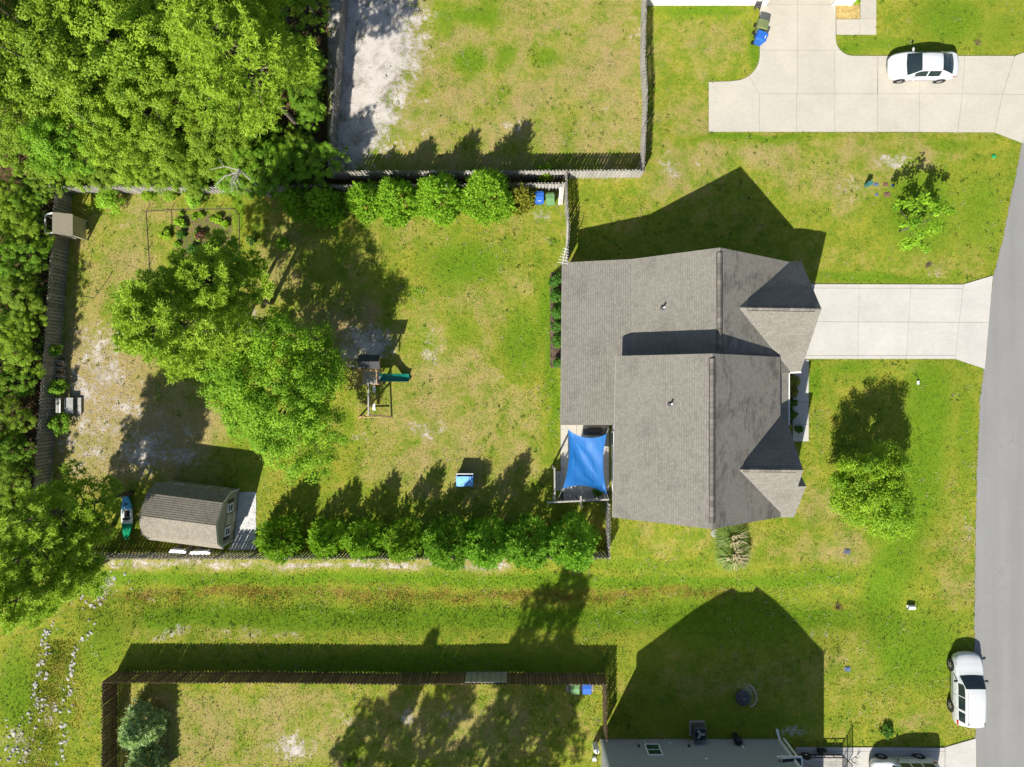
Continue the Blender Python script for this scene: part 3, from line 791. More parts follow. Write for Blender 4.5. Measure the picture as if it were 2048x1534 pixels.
# garage front and front gable walls
xg = g1.x-0.55; vwall([Vector((xg,gne.y-0.3,0)),Vector((xg,gse.y+0.3,0)),Vector((xg,gse.y+0.3,2.6)),Vector((xg,g1.y,5.6)),Vector((xg,gne.y-0.3,2.6))], (1,0,0))
vwall([Vector((xE-0.4,gse.y+0.3,0)),Vector((xg,gse.y+0.3,0)),Vector((xg,gse.y+0.3,2.6)),Vector((xE-0.4,gse.y+0.3,2.6))], (0,-1,0))
vwall([Vector((xE-0.4,gne.y-0.3,0)),Vector((xg,gne.y-0.3,0)),Vector((xg,gne.y-0.3,2.6)),Vector((xE-0.4,gne.y-0.3,2.6))], (0,1,0))
xq = q1.x-0.5; vwall([Vector((xq,qn_e.y-0.3,0)),Vector((xq,qs_e.y+0.3,0)),Vector((xq,qs_e.y+0.3,3.3)),Vector((xq,q1.y,6.3)),Vector((xq,qn_e.y-0.3,3.9))], (1,0,0))
vwall([Vector((xSE,qs_e.y+0.3,0)),Vector((xq,qs_e.y+0.3,0)),Vector((xq,qs_e.y+0.3,3.2)),Vector((xSE,qs_e.y+0.3,3.2))], (0,-1,0))
vwall([Vector((xSE,qn_e.y-0.3,0)),Vector((xq,qn_e.y-0.3,0)),Vector((xq,qn_e.y-0.3,3.8)),Vector((xSE,qn_e.y-0.3,3.5))], (0,1,0))
gd = MB()
for i in range(4): gd.box((xg+0.01, gse.y+0.9, 0.1+i*0.55), (xg+0.05, gne.y-0.9, 0.62+i*0.55))
gd.build('garage_door', MAT['white'], house, world=True)
def hwin(c, axis, w, h, parent=house, trim=MAT['white'], pane=MAT['glass'], world=True):
    c = Vector(c); e = Vector((0,1,0)) if axis[0] else Vector((1,0,0)); a = Vector(axis)
    f = MB()
    for sg in (-1, 1):
        f.beam(c+e*sg*w/2+Vector((0,0,-h/2)), c+e*sg*w/2+Vector((0,0,h/2)), 0.09, 0.09, a)
        f.beam(c-e*(w/2+.04)+Vector((0,0,sg*h/2)), c+e*(w/2+.04)+Vector((0,0,sg*h/2)), 0.09, 0.085)
    f.beam(c-e*w/2, c+e*w/2, 0.07, 0.05)
    fo = f.build('window', trim, parent, world=world)
    pn = MB().beam(c-e*w/2, c+e*w/2, 0.03, h)
    po = pn.build('pane', pane, fo, fixn=True)
    if world: po.location = -parent.location
    return fo
for y, w in ((P(0,640,0).y, 1.2), (P(0,720,0).y, 1.8), (P(0,790,0).y, 1.0)): hwin((xW-0.03, y, 1.6), (-1,0,0), w, 1.3)
hwin((xSW-0.03, P(0,875,0).y, 1.25), (-1,0,0), 0.9, 2.0); hwin((xSW-0.03, P(0,975,0).y, 1.5), (-1,0,0), 0.8, 1.3); hwin((xSW-0.03, P(0,920,0).y, 3.9), (-1,0,0), 1.2, 1.1)
hwin((xq+0.03, q1.y, 1.6), (1,0,0), 1.8, 1.4); hwin((xq+0.03, q1.y, 4.0), (1,0,0), 1.2, 1.2)
hwin((P(1300,0,0).x, yS-0.03, 1.6), (0,-1,0), 1.2, 1.3); hwin((P(1420,0,0).x, yS-0.03, 4.2), (0,-1,0), 1.2, 1.3); hwin((P(1330,0,0).x, yN+0.03, 1.6), (0,1,0), 1.2, 1.3)
MB().box((xSE+0.01, P(0,770,0).y-0.45, 0.1), (xSE+0.06, P(0,770,0).y+0.45, 2.15)).build('front_door', MAT['dark_grey'], house, world=True)
# ridge vents and pipes
def vent(a, b, w=0.29):
    a = Vector(a); b = Vector(b); d = (b-a).normalized(); n = int((b-a).length/0.3); prt = None
    m = MB(); s = d.cross(Vector((0,0,1)))*w/2
    m.add([a-s+Vector((0,0,-.1)), a+Vector((0,0,.055)), a+s+Vector((0,0,-.1)), b-s+Vector((0,0,-.1)), b+Vector((0,0,.055)), b+s+Vector((0,0,-.1))], [(0,1,4,3),(1,2,5,4),(0,2,1),(3,4,5)])
    m.add([a-s*1.12+Vector((0,0,-.16)), a-s*1.12+Vector((0,0,-.075)), b-s*1.12+Vector((0,0,-.075)), b-s*1.12+Vector((0,0,-.16))], [(0,1,2,3)])
    m.add([a+s*1.12+Vector((0,0,-.16)), a+s*1.12+Vector((0,0,-.075)), b+s*1.12+Vector((0,0,-.075)), b+s*1.12+Vector((0,0,-.16))], [(0,1,2,3)])
    o = m.build('ridge_vent', MAT['black'], house, world=True)
    for i in range(n):
        p = a + (b-a)*(i/n); q = a + (b-a)*((i+0.96)/n)
        k = MB().add([p-s*0.98+Vector((0,0,-.075)), p+Vector((0,0,.07)), p+s*0.98+Vector((0,0,-.075)), q-s*0.98+Vector((0,0,-.085)), q+Vector((0,0,.06)), q+s*0.98+Vector((0,0,-.085))], [(0,1,4,3),(1,2,5,4),(0,2,1),(3,4,5)])
        ko = k.build('ridge_cap', MAT['vent_cap'], o); ko.location = -house.location
t = NT('ridge_cap_shingle'); r_ = t.n('ShaderNodeObjectInfo').outputs['Random']
t.l(t.mix(r_, (0.11, 0.098, 0.084), (0.20, 0.178, 0.152)), t.p.inputs['Base Color']); t.p.inputs['Roughness'].default_value = 0.95
MAT['vent_cap'] = t.m
vent(P(1440,505,6.92), P(1440,700,6.92)); vent(P(1425,717,ZS+.04), P(1425,1046,ZS+.04))
vent(P(1495,615.6,5.9), P(1632,617.6,5.9)); vent(P(1488,939.2,zg+.04), P(1594,940,zg+.04))
def pipe(px, py, z):
    p = P(px, py, z); m = MB().lathe([(0.16,-0.1),(0.15,0.02),(0.06,0.05),(0.05,0.32)], 14, p); m.build('vent_pipe', MAT['dark_grey'], house, world=True, smooth=False)
    MB().lathe([(0.055,0.3),(0.055,0.38)], 12, p).build('pipe_cap', MAT['white'], house, world=True)
pipe(1326, 616, 4.95); pipe(1341, 808, 6.95)

# ------------------------------------------------------------------ fences: shadowbox pickets, each its own board
def picket_mesh(name, h, w, mat, t=0.018):
    m = MB(); c = 0.035
    m.extr([(-w/2,0,0),(w/2,0,0),(w/2,0,h-c),(w/2-c,0,h),(-w/2+c,0,h),(-w/2,0,h-c)], (0,t,0))
    me = m.mesh(name, mat); bm = bmesh.new(); bm.from_mesh(me); bmesh.ops.recalc_face_normals(bm, faces=bm.faces[:]); bm.to_mesh(me); bm.free()
    return me
PK = {}
def fence(label, pts, h=1.8, mat='wood_grey', seed=1, pitch=0.228, wob=0.0, pw=0.132, sep=0.030):
    rnd = random.Random(seed)
    base = [Vector(W(x, y, h)[:2]).to_3d() for x, y in pts]
    o = thing('picket_fence', label, 'fence', (base[0].x, base[0].y, gzw(base[0].x, base[0].y)))
    key = (mat, h, pw)
    if key not in PK:
        PK[key] = picket_mesh('picket', h-0.04, pw, MAT[mat])
    cum = [0]
    for a, b in zip(base[:-1], base[1:]): cum.append(cum[-1] + (b-a).length)
    L = cum[-1]
    def at(s):
        for i in range(len(base)-1):
            if s <= cum[i+1] or i == len(base)-2:
                t = (s-cum[i])/(cum[i+1]-cum[i]); d = (base[i+1]-base[i]).normalized()
                return base[i].lerp(base[i+1], t), d
    nb = max(1, round(L/2.4)); post = [at(L*i/nb) for i in range(nb+1)]
    for p, d in post:
        z = gzw(p.x, p.y)
        MB().cbox((0,0,h/2-0.03), (0.09,0.09,h+0.02)).build('post', MAT[mat], o, loc=(p.x-o.location.x, p.y-o.location.y, z-o.location.z), rot=(0,0,math.atan2(d.y,d.x)))
    for (p, d), (q, _) in zip(post[:-1], post[1:]):
        for hz in (0.3, h*0.5, h-0.3):
            a = Vector((p.x, p.y, gzw(p.x,p.y)+hz)); b = Vector((q.x, q.y, gzw(q.x,q.y)+hz))
            MB().beam(a, b, 0.04, 0.085).build('rail', MAT[mat], o, world=True)
    n = int(L/(pitch/2))
    for i in range(n):
        side = i % 2
        p, d = at((i+0.5)*L/n); nrm = Vector((-d.y, d.x, 0))
        off = nrm*(sep if side else -sep-0.018)
        q = p + off
        dz = rnd.uniform(-0.02, 0.015) + wob*math.sin(i*0.21)
        k = link('picket', PK[key], o, loc=(q.x-o.location.x, q.y-o.location.y, gzw(p.x,p.y)+0.03+dz-o.location.z),
             rot=(rnd.uniform(-.012,.012), rnd.uniform(-.012,.012), math.atan2(d.y,d.x)+rnd.uniform(-.03,.03)))
    return o
fence('weathered fence along the left side of the sandy upper yard', [(688,-70),(672,140),(655,342)], 1.7, 'wood_grey', 2)
fence('weathered fence along the bottom of the sandy upper yard', [(655,343),(970,342),(1288,340)], 1.7, 'wood_pale', 3)
fence('weathered fence along the right side of the upper yard beside the lawn', [(1288,340),(1295,191),(1290,102),(1294,-60)], 1.7, 'wood_pale', 4)
fence('weathered fence behind the garden bed along the woodland edge', [(110,372),(420,372),(655,371),(900,369),(1130,366)], 1.7, 'wood_pale', 5)
fence('short fence from the upper yard corner to the main house', [(1133,347),(1134.5,410),(1139,454),(1134,522)], 1.7, 'wood_pale', 6)
fence('long dark fence against the woods on the left of the back yard', [(110,373),(100,520),(86,720),(72,900),(62,1060),(60,1116)], 1.8, 'wood_grey', 7)
fence('weathered fence behind the row of conifers beside the grassy ditch', [(62,1119),(300,1118),(700,1118),(1219,1117)], 1.7, 'wood_pale', 8)
fence('short fence between the patio corner and the conifer row', [(1219,1010),(1219.5,1116)], 1.7, 'wood_pale', 9)
fence('long brown fence casting a wide shadow across the ditch bank', [(204,1366),(540,1366),(780,1369),(1020,1368),(1213,1370)], 1.85, 'wood_brown', 10, pw=0.15, sep=0.021)
fence('dark brown fence on the left of the lower yard beside the blue-green conifers', [(204,1367),(203.5,1460),(203,1620)], 1.85, 'wood_brown', 11, pw=0.16, sep=0.021)
fence('brown fence between the lower yard and the grey house', [(1213,1371),(1213.5,1440),(1214,1482)], 1.85, 'wood_brown', 12, pw=0.145, sep=0.021)
# grey gate panel in the lower fence
gp = thing('gate_panel', 'grey panel fixed on the long brown fence', 'gate', W(977,1345,0))
for i in range(7):
    a = W(936+i*12, 1354, 1.5); MB().cbox((a.x-gp.location.x, W(0,1368,1.85).y+0.085-gp.location.y, 0.95-gp.location.z), (0.37,0.03,1.7)).build('board', MAT['timber_grey'], gp)

# ------------------------------------------------------------------ foliage
def quads_from(P, N, L, Wd, rng):
    n = len(P)
    N = N/np.linalg.norm(N, axis=1, keepdims=True)
    r = rng.randn(n, 3); a = r - N*np.sum(r*N, 1, keepdims=True); a /= np.linalg.norm(a, axis=1, keepdims=True)
    b = np.cross(N, a)
    L = L*(0.65+0.7*rng.rand(n, 1)); Wd = Wd*(0.65+0.7*rng.rand(n, 1))
    V = np.stack([P - a*L/2, P + b*Wd/2 - N*Wd*0.12, P + a*L/2, P - b*Wd/2 - N*Wd*0.12], 1).reshape(-1, 3)
    return V, np.arange(4*n).reshape(-1, 4)

def unit(v): return v/np.linalg.norm(v, axis=1, keepdims=True)

def broadleaf(seed, Rr, Hc, zc, nclump, nleaf, L=0.17, Wd=0.11, mat=None, clump=0.62, flat=0.75, rmin=0.45, rmax=1.0, lobe=1.0):
    rng = np.random.RandomState(seed)
    d = unit(rng.randn(nclump, 3)); d[:, 2] = np.abs(d[:, 2])*1.0 - 0.35*(rng.rand(nclump) < 0.45)
    d = unit(d)
    az = np.arctan2(d[:, 1], d[:, 0]); ph = rng.rand(4)*6.28
    lob = 1 + lobe*(0.13*np.sin(2*az+ph[0]) + 0.11*np.sin(3*az+ph[1]) + 0.07*np.sin(5*az+ph[2]) + 0.10*np.sin(4*az+5*d[:, 2]+ph[3]))
    rad = (rmin + (rmax-rmin)*np.sqrt(rng.rand(nclump)))*lob
    C = d*rad[:, None]*np.array([Rr, Rr, Hc]) + np.array([0, 0, zc])
    tc = rng.rand(nclump)
    ci = rng.randint(0, nclump, nleaf)
    cr = clump*(0.55+0.9*rng.rand(nclump))
    o = unit(rng.randn(nleaf, 3))*(rng.rand(nleaf, 1)**0.45)*cr[ci][:, None]
    o[:, 2] *= flat
    P = C[ci] + o
    N = o/cr[ci][:, None]*0.8 + np.array([0, 0, 0.75]) + rng.randn(nleaf, 3)*0.5 + (P-np.array([0,0,zc]))/Rr*0.35
    V, F = quads_from(P, N, L, Wd, rng)
    me = np_mesh('crown', V, F, mat, tint=np.repeat(tc[ci], 4))
    return me, C

def pine_crown(seed, Rr, z0, z1, nbr, ntuft, mat, Ln=0.34, nb=13, lean=(0, 0)):
    rng = np.random.RandomState(seed)
    T = []; Tn = []; tt = []; ends = []
    for i in range(nbr):
        f = (i + rng.rand())/nbr
        z = z0 + (z1-z0)*f
        prof = (1-f)**0.55*(0.55+0.45*min(1, f*5))
        l = Rr*prof*(0.6+0.55*rng.rand())
        a = i*2.39996 + rng.randn()*0.35
        dirv = np.array([math.cos(a), math.sin(a), 0.18+0.45*f])
        sway = np.array([lean[0], lean[1], 0])*f
        b0 = np.array([0, 0, z]) + sway; e = b0 + dirv*l; ends.append((b0, e))
        m = max(3, int(ntuft/nbr*(0.4+l/Rr)))
        s = 0.30 + 0.72*np.sqrt(rng.rand(m))
        side = (rng.rand(m)-0.5)*1.1*l*(1.05-0.6*s)
        q = b0 + dirv*l*s[:, None] + np.stack([-np.sin(a)*side, np.cos(a)*side, rng.randn(m)*0.14 + 0.1], -1)
        g_ = np.round(np.stack([s*l/0.55, side/0.5], -1)); jit = (np.sin(g_[:,0]*12.9+g_[:,1]*78.2)*43.7) % 1.0
        q[:, 2] += (jit-0.5)*0.45
        T.append(q); tt.append(np.full(m, rng.rand())*0.6 + rng.rand(m)*0.4)
        Tn.append(np.tile(dirv*0.6 + np.array([0, 0, 0.7]), (m, 1)))
    T = np.concatenate(T); Tn = unit(np.concatenate(Tn)); tt = np.concatenate(tt); n = len(T)
    D = unit(np.repeat(Tn, nb, 0)*0.45 + unit(rng.randn(n*nb, 3))*1.0)
    B = np.repeat(T, nb, 0)
    L = Ln*(0.6+0.7*rng.rand(n*nb, 1)); side = unit(np.cross(D, np.array([0, 0, 1.0]) + 0.55*rng.randn(n*nb, 3)))*0.026
    V = np.stack([B, B + D*L*0.45 + side, B + D*L, B + D*L*0.45 - side], 1).reshape(-1, 3)
    return np_mesh('crown', V, np.arange(len(V)).reshape(-1, 4), mat, tint=np.repeat(tt, nb*4)), ends

def conifer(seed, Rr, Hh, n, mat, L=0.19, Wd=0.062, fat=0.75, base=0.05):
    """dense feathery cone clothed to the ground, built of upswept plumes"""
    rng = np.random.RandomState(seed)
    n = int(n*1.7); npl = int(n/26)
    f = 1-np.sqrt(1-rng.rand(npl)*0.985)          # more plumes low down
    na = int(npl*0.14); f[:na] = 0.72 + 0.27*rng.rand(na)
    az = rng.rand(npl)*6.283; ph = rng.rand(3)*6.28
    lob = 1 + 0.10*np.sin(3*az+ph[0]) + 0.08*np.sin(5*az+ph[1])
    prof = ((1-f)**fat)*np.minimum(1, 0.72+f*1.6)
    rr = Rr*prof*lob*np.where(f > 0.6, rng.rand(npl)**0.6, 0.62+0.38*np.sqrt(rng.rand(npl)))
    C = np.stack([np.cos(az)*rr, np.sin(az)*rr, base + Hh*f], -1)
    pd = unit(np.stack([np.cos(az), np.sin(az), 0.75+0.7*rng.rand(npl)+f], -1) + 0.25*rng.randn(npl, 3))
    pl = (0.30+0.35*rng.rand(npl))*(0.6+0.4*Rr/1.7)
    ci = np.repeat(np.arange(npl), 26); m = len(ci)
    s = rng.rand(m)
    P = C[ci] + pd[ci]*(s*pl[ci])[:, None] + rng.randn(m, 3)*(0.055*(1.15-s))[:, None]
    D = unit(pd[ci] + 0.55*rng.randn(m, 3))
    ref = unit(np.stack([np.cos(az), np.sin(az), np.full(npl, 1.1)], -1))[ci] + 0.45*rng.randn(m, 3)
    sd = unit(np.cross(D, ref))*Wd/2
    Ls = L*(0.6+0.7*rng.rand(m, 1))
    V = np.stack([P, P + D*Ls*0.5 + sd, P + D*Ls, P + D*Ls*0.5 - sd], 1).reshape(-1, 3)
    tc = rng.rand(npl)
    return np_mesh('foliage', V, np.arange(4*m).reshape(-1, 4), mat, tint=np.repeat(tc[ci], 4))

LF = {
 'wood_a': leaf_mat('leaf_spring', (0.144, 0.271, 0.017), (0.397, 0.544, 0.040), 0.42),
 'wood_b': leaf_mat('leaf_mid', (0.110, 0.253, 0.016), (0.293, 0.493, 0.032), 0.42),
 'wood_c': leaf_mat('leaf_olive', (0.140, 0.253, 0.018), (0.353, 0.487, 0.043), 0.42),
 'maple': leaf_mat('leaf_maple', (0.123, 0.285, 0.014), (0.344, 0.558, 0.030), 0.42),
 'street': leaf_mat('leaf_street', (0.144, 0.321, 0.014), (0.431, 0.630, 0.030), 0.42),
 'pine': leaf_mat('needle_pine', (0.182, 0.328, 0.022), (0.469, 0.639, 0.054), 0.38),
 'cypress': leaf_mat('spray_cypress', (0.144, 0.320, 0.020), (0.387, 0.624, 0.042), 0.38),
 'cypress_dk': leaf_mat('spray_cypress_deep', (0.110, 0.282, 0.022), (0.310, 0.550, 0.045), 0.38),
 'blue': leaf_mat('spray_bluegreen', (0.250, 0.370, 0.165), (0.560, 0.720, 0.360), 0.35),
 'gold': leaf_mat('leaf_gold', (0.14, 0.18, 0.016), (0.36, 0.34, 0.04)),
 'shrub': leaf_mat('leaf_shrub', (0.035, 0.125, 0.012), (0.110, 0.260, 0.022)),
 'plume': leaf_mat('grass_plume', (0.288, 0.240, 0.120), (0.440, 0.384, 0.225), 0.2),
 'blade': leaf_mat('grass_blade', (0.09, 0.17, 0.02), (0.26, 0.34, 0.07), 0.25),
 'red': leaf_mat('leaf_red', (0.07, 0.028, 0.018), (0.14, 0.06, 0.03), 0.2),
}
def trunk_mesh(seed, h, r, mat, limbs, lean=(0, 0)):
    rnd = random.Random(seed); m = MB()
    pts = [(lean[0]*t*t*1.0+rnd.uniform(-.05,.05)*h*.1, lean[1]*t*t+rnd.uniform(-.05,.05)*h*.1, h*t-0.08*(t == 0)) for t in (0, .15, .35, .6, .8, 1)]
    m.tube(pts, [r*1.25, r, r*.85, r*.62, r*.4, r*.14], 9)
    for a, b in limbs:
        a = Vector(a); b = Vector(b); mid = a.lerp(b, 0.55) + Vector((rnd.uniform(-.15,.15), rnd.uniform(-.15,.15), 0.12))
        m.tube([a, mid, b], [r*.38, r*.22, r*.06], 5)
    return m.mesh('trunk', mat, smooth=True)
def tree(name, label, cat, px, py, crown, trunk, rotz=0, sc=(1, 1, 1), group=None, part='crown'):
    p = W(px, py, 0); p.z = gz(px, py)
    o = thing(name, label, cat, p, rotz, group)
    o.scale = sc
    if trunk: link('trunk', trunk, o)
    link(part, crown, o)
    return o

# woodland: shared crowns, each tree its own object
WOODM = []
for i in range(7):
    mt = LF[('wood_a', 'wood_b', 'wood_c')[i % 3]]
    cr, C = broadleaf(50+i, 2.55, 2.5, 5.6, 170, 23000, 0.14, 0.08, mt, 0.40, 0.8, 0.30, 1.15, 1.9)
    top = C[np.argsort(-C[:, 2])][::9][:10]
    tr = trunk_mesh(i, 6.2, 0.15, MAT['bark'], [((0, 0, max(2.0, c[2]*0.55)), tuple(c)) for c in top])
    WOODM.append((cr, tr))
rnd = random.Random(5)
ordn = ['first', 'second', 'third', 'fourth', 'fifth', 'sixth', 'seventh', 'eighth', 'ninth']
ordn12 = ordn + ['tenth', 'eleventh', 'twelfth']
tones = ['yellow-green', 'fresh green', 'olive green']
rows = [(712, 'at the top edge of the wood'), (622, 'in the second row of the wood'), (532, 'in the third row of the wood'), (445, 'in the row just behind the garden fence')]
for ri, (ry, rl) in enumerate(rows):
    xsr = [-985, -890, -800, -712, -624, -536, -448] + ([-415] if ri in (0, 1, 2) else [-425])
    cnt = 0
    for x in xsr:
        px = CX + x + rnd.uniform(-26, 26); py = CY - (ry + rnd.uniform(-22, 22))
        k = rnd.randrange(7); s = rnd.choice([0.62, 0.75, 0.9, 1.02, 1.22])
        if x > -470 and ri in (1, 2): k = 1 if k % 3 == 0 else k; s *= 0.85
        if ri == 3: s *= 0.80 if x > -700 else 0.85
        if x > -470 and ri >= 1: s *= 0.55
        elif x > -560 and ri >= 2: s *= 0.72
        cr, tr = WOODM[k]
        tree('woodland_tree', f'{tones[k%3]} leafy tree {rl}, {ordn[cnt]} from the left', 'tree', px, py, cr, tr, rnd.uniform(0, 6.28), (s, s, s*rnd.uniform(0.85, 1.25)), 'trees of the wood')
        cnt += 1
for bx_, sc0, sc1, lbl in ((-926, 0.36, 0.46, 'hugging the outside of the long dark fence'), (-982, 0.42, 0.54, 'two steps outside the long dark fence')):
    cnt = 0
    for y in (365, 300, 240, 180, 118, 60, 0, -62, -124, -186, -250, -312):
        px = CX + bx_ + rnd.uniform(-8, 8) - (352-y)*0.055; py = CY - y + rnd.uniform(-12, 12)
        k = rnd.randrange(7); s = rnd.uniform(sc0, sc1)
        cr, tr = WOODM[k]
        tree('woodland_bush', f'{tones[k%3]} bush {lbl}, {ordn12[cnt]} from the fence corner', 'bush', px, py, cr, tr, rnd.uniform(0, 6.28), (s*1.12, s*1.12, s), 'bushes outside the left fence')
        cnt += 1
for x, y, s in ((-430, 405, 0.5), (-470, 398, 0.55), (-372, 420, 0.5), (-392, 520, 0.36), (-388, 600, 0.36), (-545, 402, 0.42), (-600, 404, 0.4), (-520, 408, 0.5)):
    k = rnd.choice([1, 4]); cr, tr = WOODM[k]
    where = {-430: 'left of the dark gap by the upper yard corner', -470: 'overhanging the garden fence left of the dark gap', -372: 'right beside the upper yard corner', -392: 'beside the left fence of the sandy yard', -388: 'high up beside the left fence of the sandy yard', -545: 'behind the garden fence above the bed', -600: 'behind the garden fence above the small shrubs', -520: 'behind the garden fence by the bed corner'}[x]
    tree('woodland_bush', f'small fresh green bushy tree {where}', 'tree', CX+x, CY-y, cr, tr, rnd.uniform(0, 6.28), (s, s, s*0.9), 'bushes at the wood edge')
cnt = 0
for x in (-880, -826, -770, -716, -662, -640, -590, -548, -500):
    k = rnd.randrange(7); cr, tr = WOODM[k]; s = rnd.uniform(0.34, 0.46)
    tree('woodland_bush', f'{tones[k%3]} bush right behind the garden fence, {ordn[cnt]} from the corner', 'bush', CX+x+rnd.uniform(-9, 9), CY-403-rnd.uniform(0, 10), cr, tr, rnd.uniform(0, 6.28), (s*1.15, s*1.15, s), 'bushes behind the garden fence')
    cnt += 1
# undergrowth under the wood
rng = np.random.RandomState(9); n = 42000
ux = rng.rand(n)*760 - 110; uy = rng.rand(n)*1250 - 130
k = (((uy < 372) & (ux < 648)) | (ux < 96 - (uy-372)*0.05)) & (uy < 1110) & (fbm(ux/45, uy/45, 21) > 0.47)
ux, uy = ux[k], uy[k]
P_ = np.stack([(ux-CX)*S*0.985, (CY-uy)*S*0.985, 0.15 + 1.5*rng.rand(len(ux))**1.5*fbm(ux/30, uy/30, 22)*1.6], -1)
V, F = quads_from(P_, np.array([0, 0, 1.0]) + 0.6*rng.randn(len(ux), 3), 0.22, 0.14, rng)
tag(link('undergrowth', np_mesh('undergrowth', V, F, LF['wood_b'], tint=np.repeat(fbm(ux/20, uy/20, 23), 4))), 'low dark undergrowth between the woodland trunks', 'undergrowth', kind='stuff')

# pines
def pine(label, px, py, hgt, Rr, z0, seed, ntuft, lean=(0, 0), nbr=46, group='tall pines'):
    cr, ends = pine_crown(seed, Rr, z0, hgt, nbr, ntuft, LF['pine'], lean=lean, Ln=0.27, nb=15)
    tr = trunk_mesh(seed, hgt*0.97, 0.15, MAT['bark_pine'], [(tuple(a), tuple(a+(e-a)*0.85)) for a, e in ends], lean=lean)
    return tree('pine_tree', label, 'tree', px, py, cr, tr, 0, group=group)
pine('broad pine standing beside the sandy upper yard', 606, 268, 14.5, 4.0, 8.2, 101, 3000, nbr=60)
pine('pine at the top of the wood, behind the broad pine', 575, 170, 14.0, 3.8, 8.0, 102, 2600)
pine('tall pine in the middle of the back yard, left of its neighbour', 478, 668, 13.5, 3.9, 6.0, 103, 3600, nbr=64)
pine('pine in the back yard beside the garden bed', 542, 606, 12.0, 3.2, 5.5, 104, 2200)
pine('leaning pine above the kayak in the yard corner', 262, 985, 11.5, 2.9, 3.6, 105, 1500, lean=(-0.4, 0), nbr=38)
pine('pine left of the kayak in the lower left yard corner', 226, 1052, 12.0, 3.2, 3.6, 106, 2100, nbr=42)
pine('pine overhanging the rocky ditch at the lower left', 214, 1120, 11.5, 3.2, 3.4, 107, 2100, nbr=42)
for i, (x, y, h, r_, lb) in enumerate(((575, 1840, 15, 3.4, 'left'), (700, 1800, 15, 3.0, 'second'), (835, 1830, 15.5, 3.6, 'third'), (925, 1795, 15, 3.3, 'fourth'), (905, 1650, 17.5, 3.3, 'nearest'), (700, 1610, 11.5, 1.0, 'slim'))):
    pine(f'pine below the photo edge whose shadow falls on the lower yard, {lb} one', x, y, h, r_, h*0.5, 120+i, 1900, nbr=44, group='pines below the lower yard')
# broad deciduous tree beside the playset
cr, C = broadleaf(70, 4.1, 3.2, 4.9, 480, 66000, 0.14, 0.08, LF['maple'], 0.46, 0.8, 0.3, 1.08)
tr = trunk_mesh(70, 6.5, 0.2, MAT['bark'], [((0, 0, 2.2), tuple(c)) for c in C[::16]])
tree('shade_tree', 'large bright green leafy tree next to the wooden playset', 'tree', 606, 775, cr, tr)
# street tree and young tree
cr, C = broadleaf(71, 2.5, 2.5, 3.4, 280, 38000, 0.13, 0.07, LF['street'], 0.44, 0.8, 0.3, 1.0)
tr = trunk_mesh(71, 4.6, 0.13, MAT['bark'], [((0, 0, 1.6), tuple(c)) for c in C[::10]])
tree('street_tree', 'round bright green tree on the front lawn near the road', 'tree', 1692, 968, cr, tr)
cr, C = broadleaf(72, 1.75, 1.45, 2.5, 26, 1500, 0.20, 0.13, LF['maple'], 0.36)
tr = trunk_mesh(72, 3.4, 0.06, MAT['bark'], [((0, 0, 1.2+0.2*(i % 5)), tuple(c)) for i, c in enumerate(C[::2])])
tree('young_tree', 'sparse young tree on the lawn above the main driveway', 'tree', 1800, 462, cr, tr)
# dead snag in the wood
sn = thing('dead_snag', 'bleached bare branches of a dead tree at the edge of the wood', 'tree', W(545, 400, 0))
m = MB(); rr = random.Random(8); m.tube([(0,0,-.1),(0,0.05,3),(0.1,0.1,6.2)], [.12,.09,.04], 7)
sn.location = W(545, 396, 0)
for i in range(9):
    a = rr.uniform(2.6, 6.0); l = rr.uniform(0.7, 1.7); z = rr.uniform(5.6, 6.3)
    p1 = Vector((math.cos(a)*l*.5, math.sin(a)*l*.5, z+.25)); p2 = Vector((math.cos(a+.3)*l, math.sin(a+.3)*l, z+.35))
    m.tube([(0.1, 0.1, z), p1, p2], [.035, .024, .008], 5); m.tube([p1, p1+Vector((rr.uniform(-.5,.5), rr.uniform(-.5,.5), .2))], [.018, .005], 4)
m.build('trunk', MAT['dead'], sn)

# conifer rows
def con(label, px, py, Rr, Hh, seed, mat='cypress', n=9500, cat='conifer', name='conifer', group=None, fat=0.75):
    cr = conifer(seed, Rr, Hh, n, LF[mat], fat=fat)
    tr = MB().tube([(0,0,-.1),(0,0,Hh*.5),(0,0,Hh*.93)], [.09,.06,.01], 6).mesh('trunk', MAT['bark'])
    return tree(name, label, cat, px, py, cr, tr, group=group, part='foliage')
SX = [(572,1.50,3.6),(663,1.28,3.3),(734,1.32,3.8),(812,1.42,4.4),(898,1.78,4.7),(972,1.66,5.3),(1053,1.75,5.1),(1139,1.80,5.4)]
for i, (x, r_, h) in enumerate(SX):
    con(f'feathery conifer in the row above the ditch, {ordn[i]} from the shed end', x, 1070+(i > 3)*5, r_, h, 200+i, 'cypress_dk' if i > 3 else 'cypress', int(9000*(r_/1.6)**2), group='conifer row beside the ditch')
NX = [(655,418,1.35,2.9,'shaded conifer in the upper row, nearest the garden bed'),(606,412,1.15,2.6,'small shaded conifer behind the tree shadow by the garden bed'),(738,410,1.3,3.2,'narrow conifer in the upper row, left of three large ones'),(799,412,1.5,4.0,'large bright conifer in the upper row, left of the middle one'),(882,407,1.6,4.4,'large bright conifer in the upper row, in the middle'),(977,404,1.8,5.0,'largest conifer in the upper row, near the two bins')]
for i, (x, y, r_, h, lb) in enumerate(NX):
    con(lb, x, y, r_, h, 220+i, 'cypress', int(9000*(r_/1.5)**2), group='conifers along the upper fence')
con('yellowish rounded shrub beside the blue bin', 1041, 402, 0.95, 1.9, 231, 'gold', 3800, 'shrub', 'shrub', fat=0.5)
con('blue-green conifer in the corner of the lower yard', 299, 1438, 1.35, 2.7, 240, 'blue', 9500)
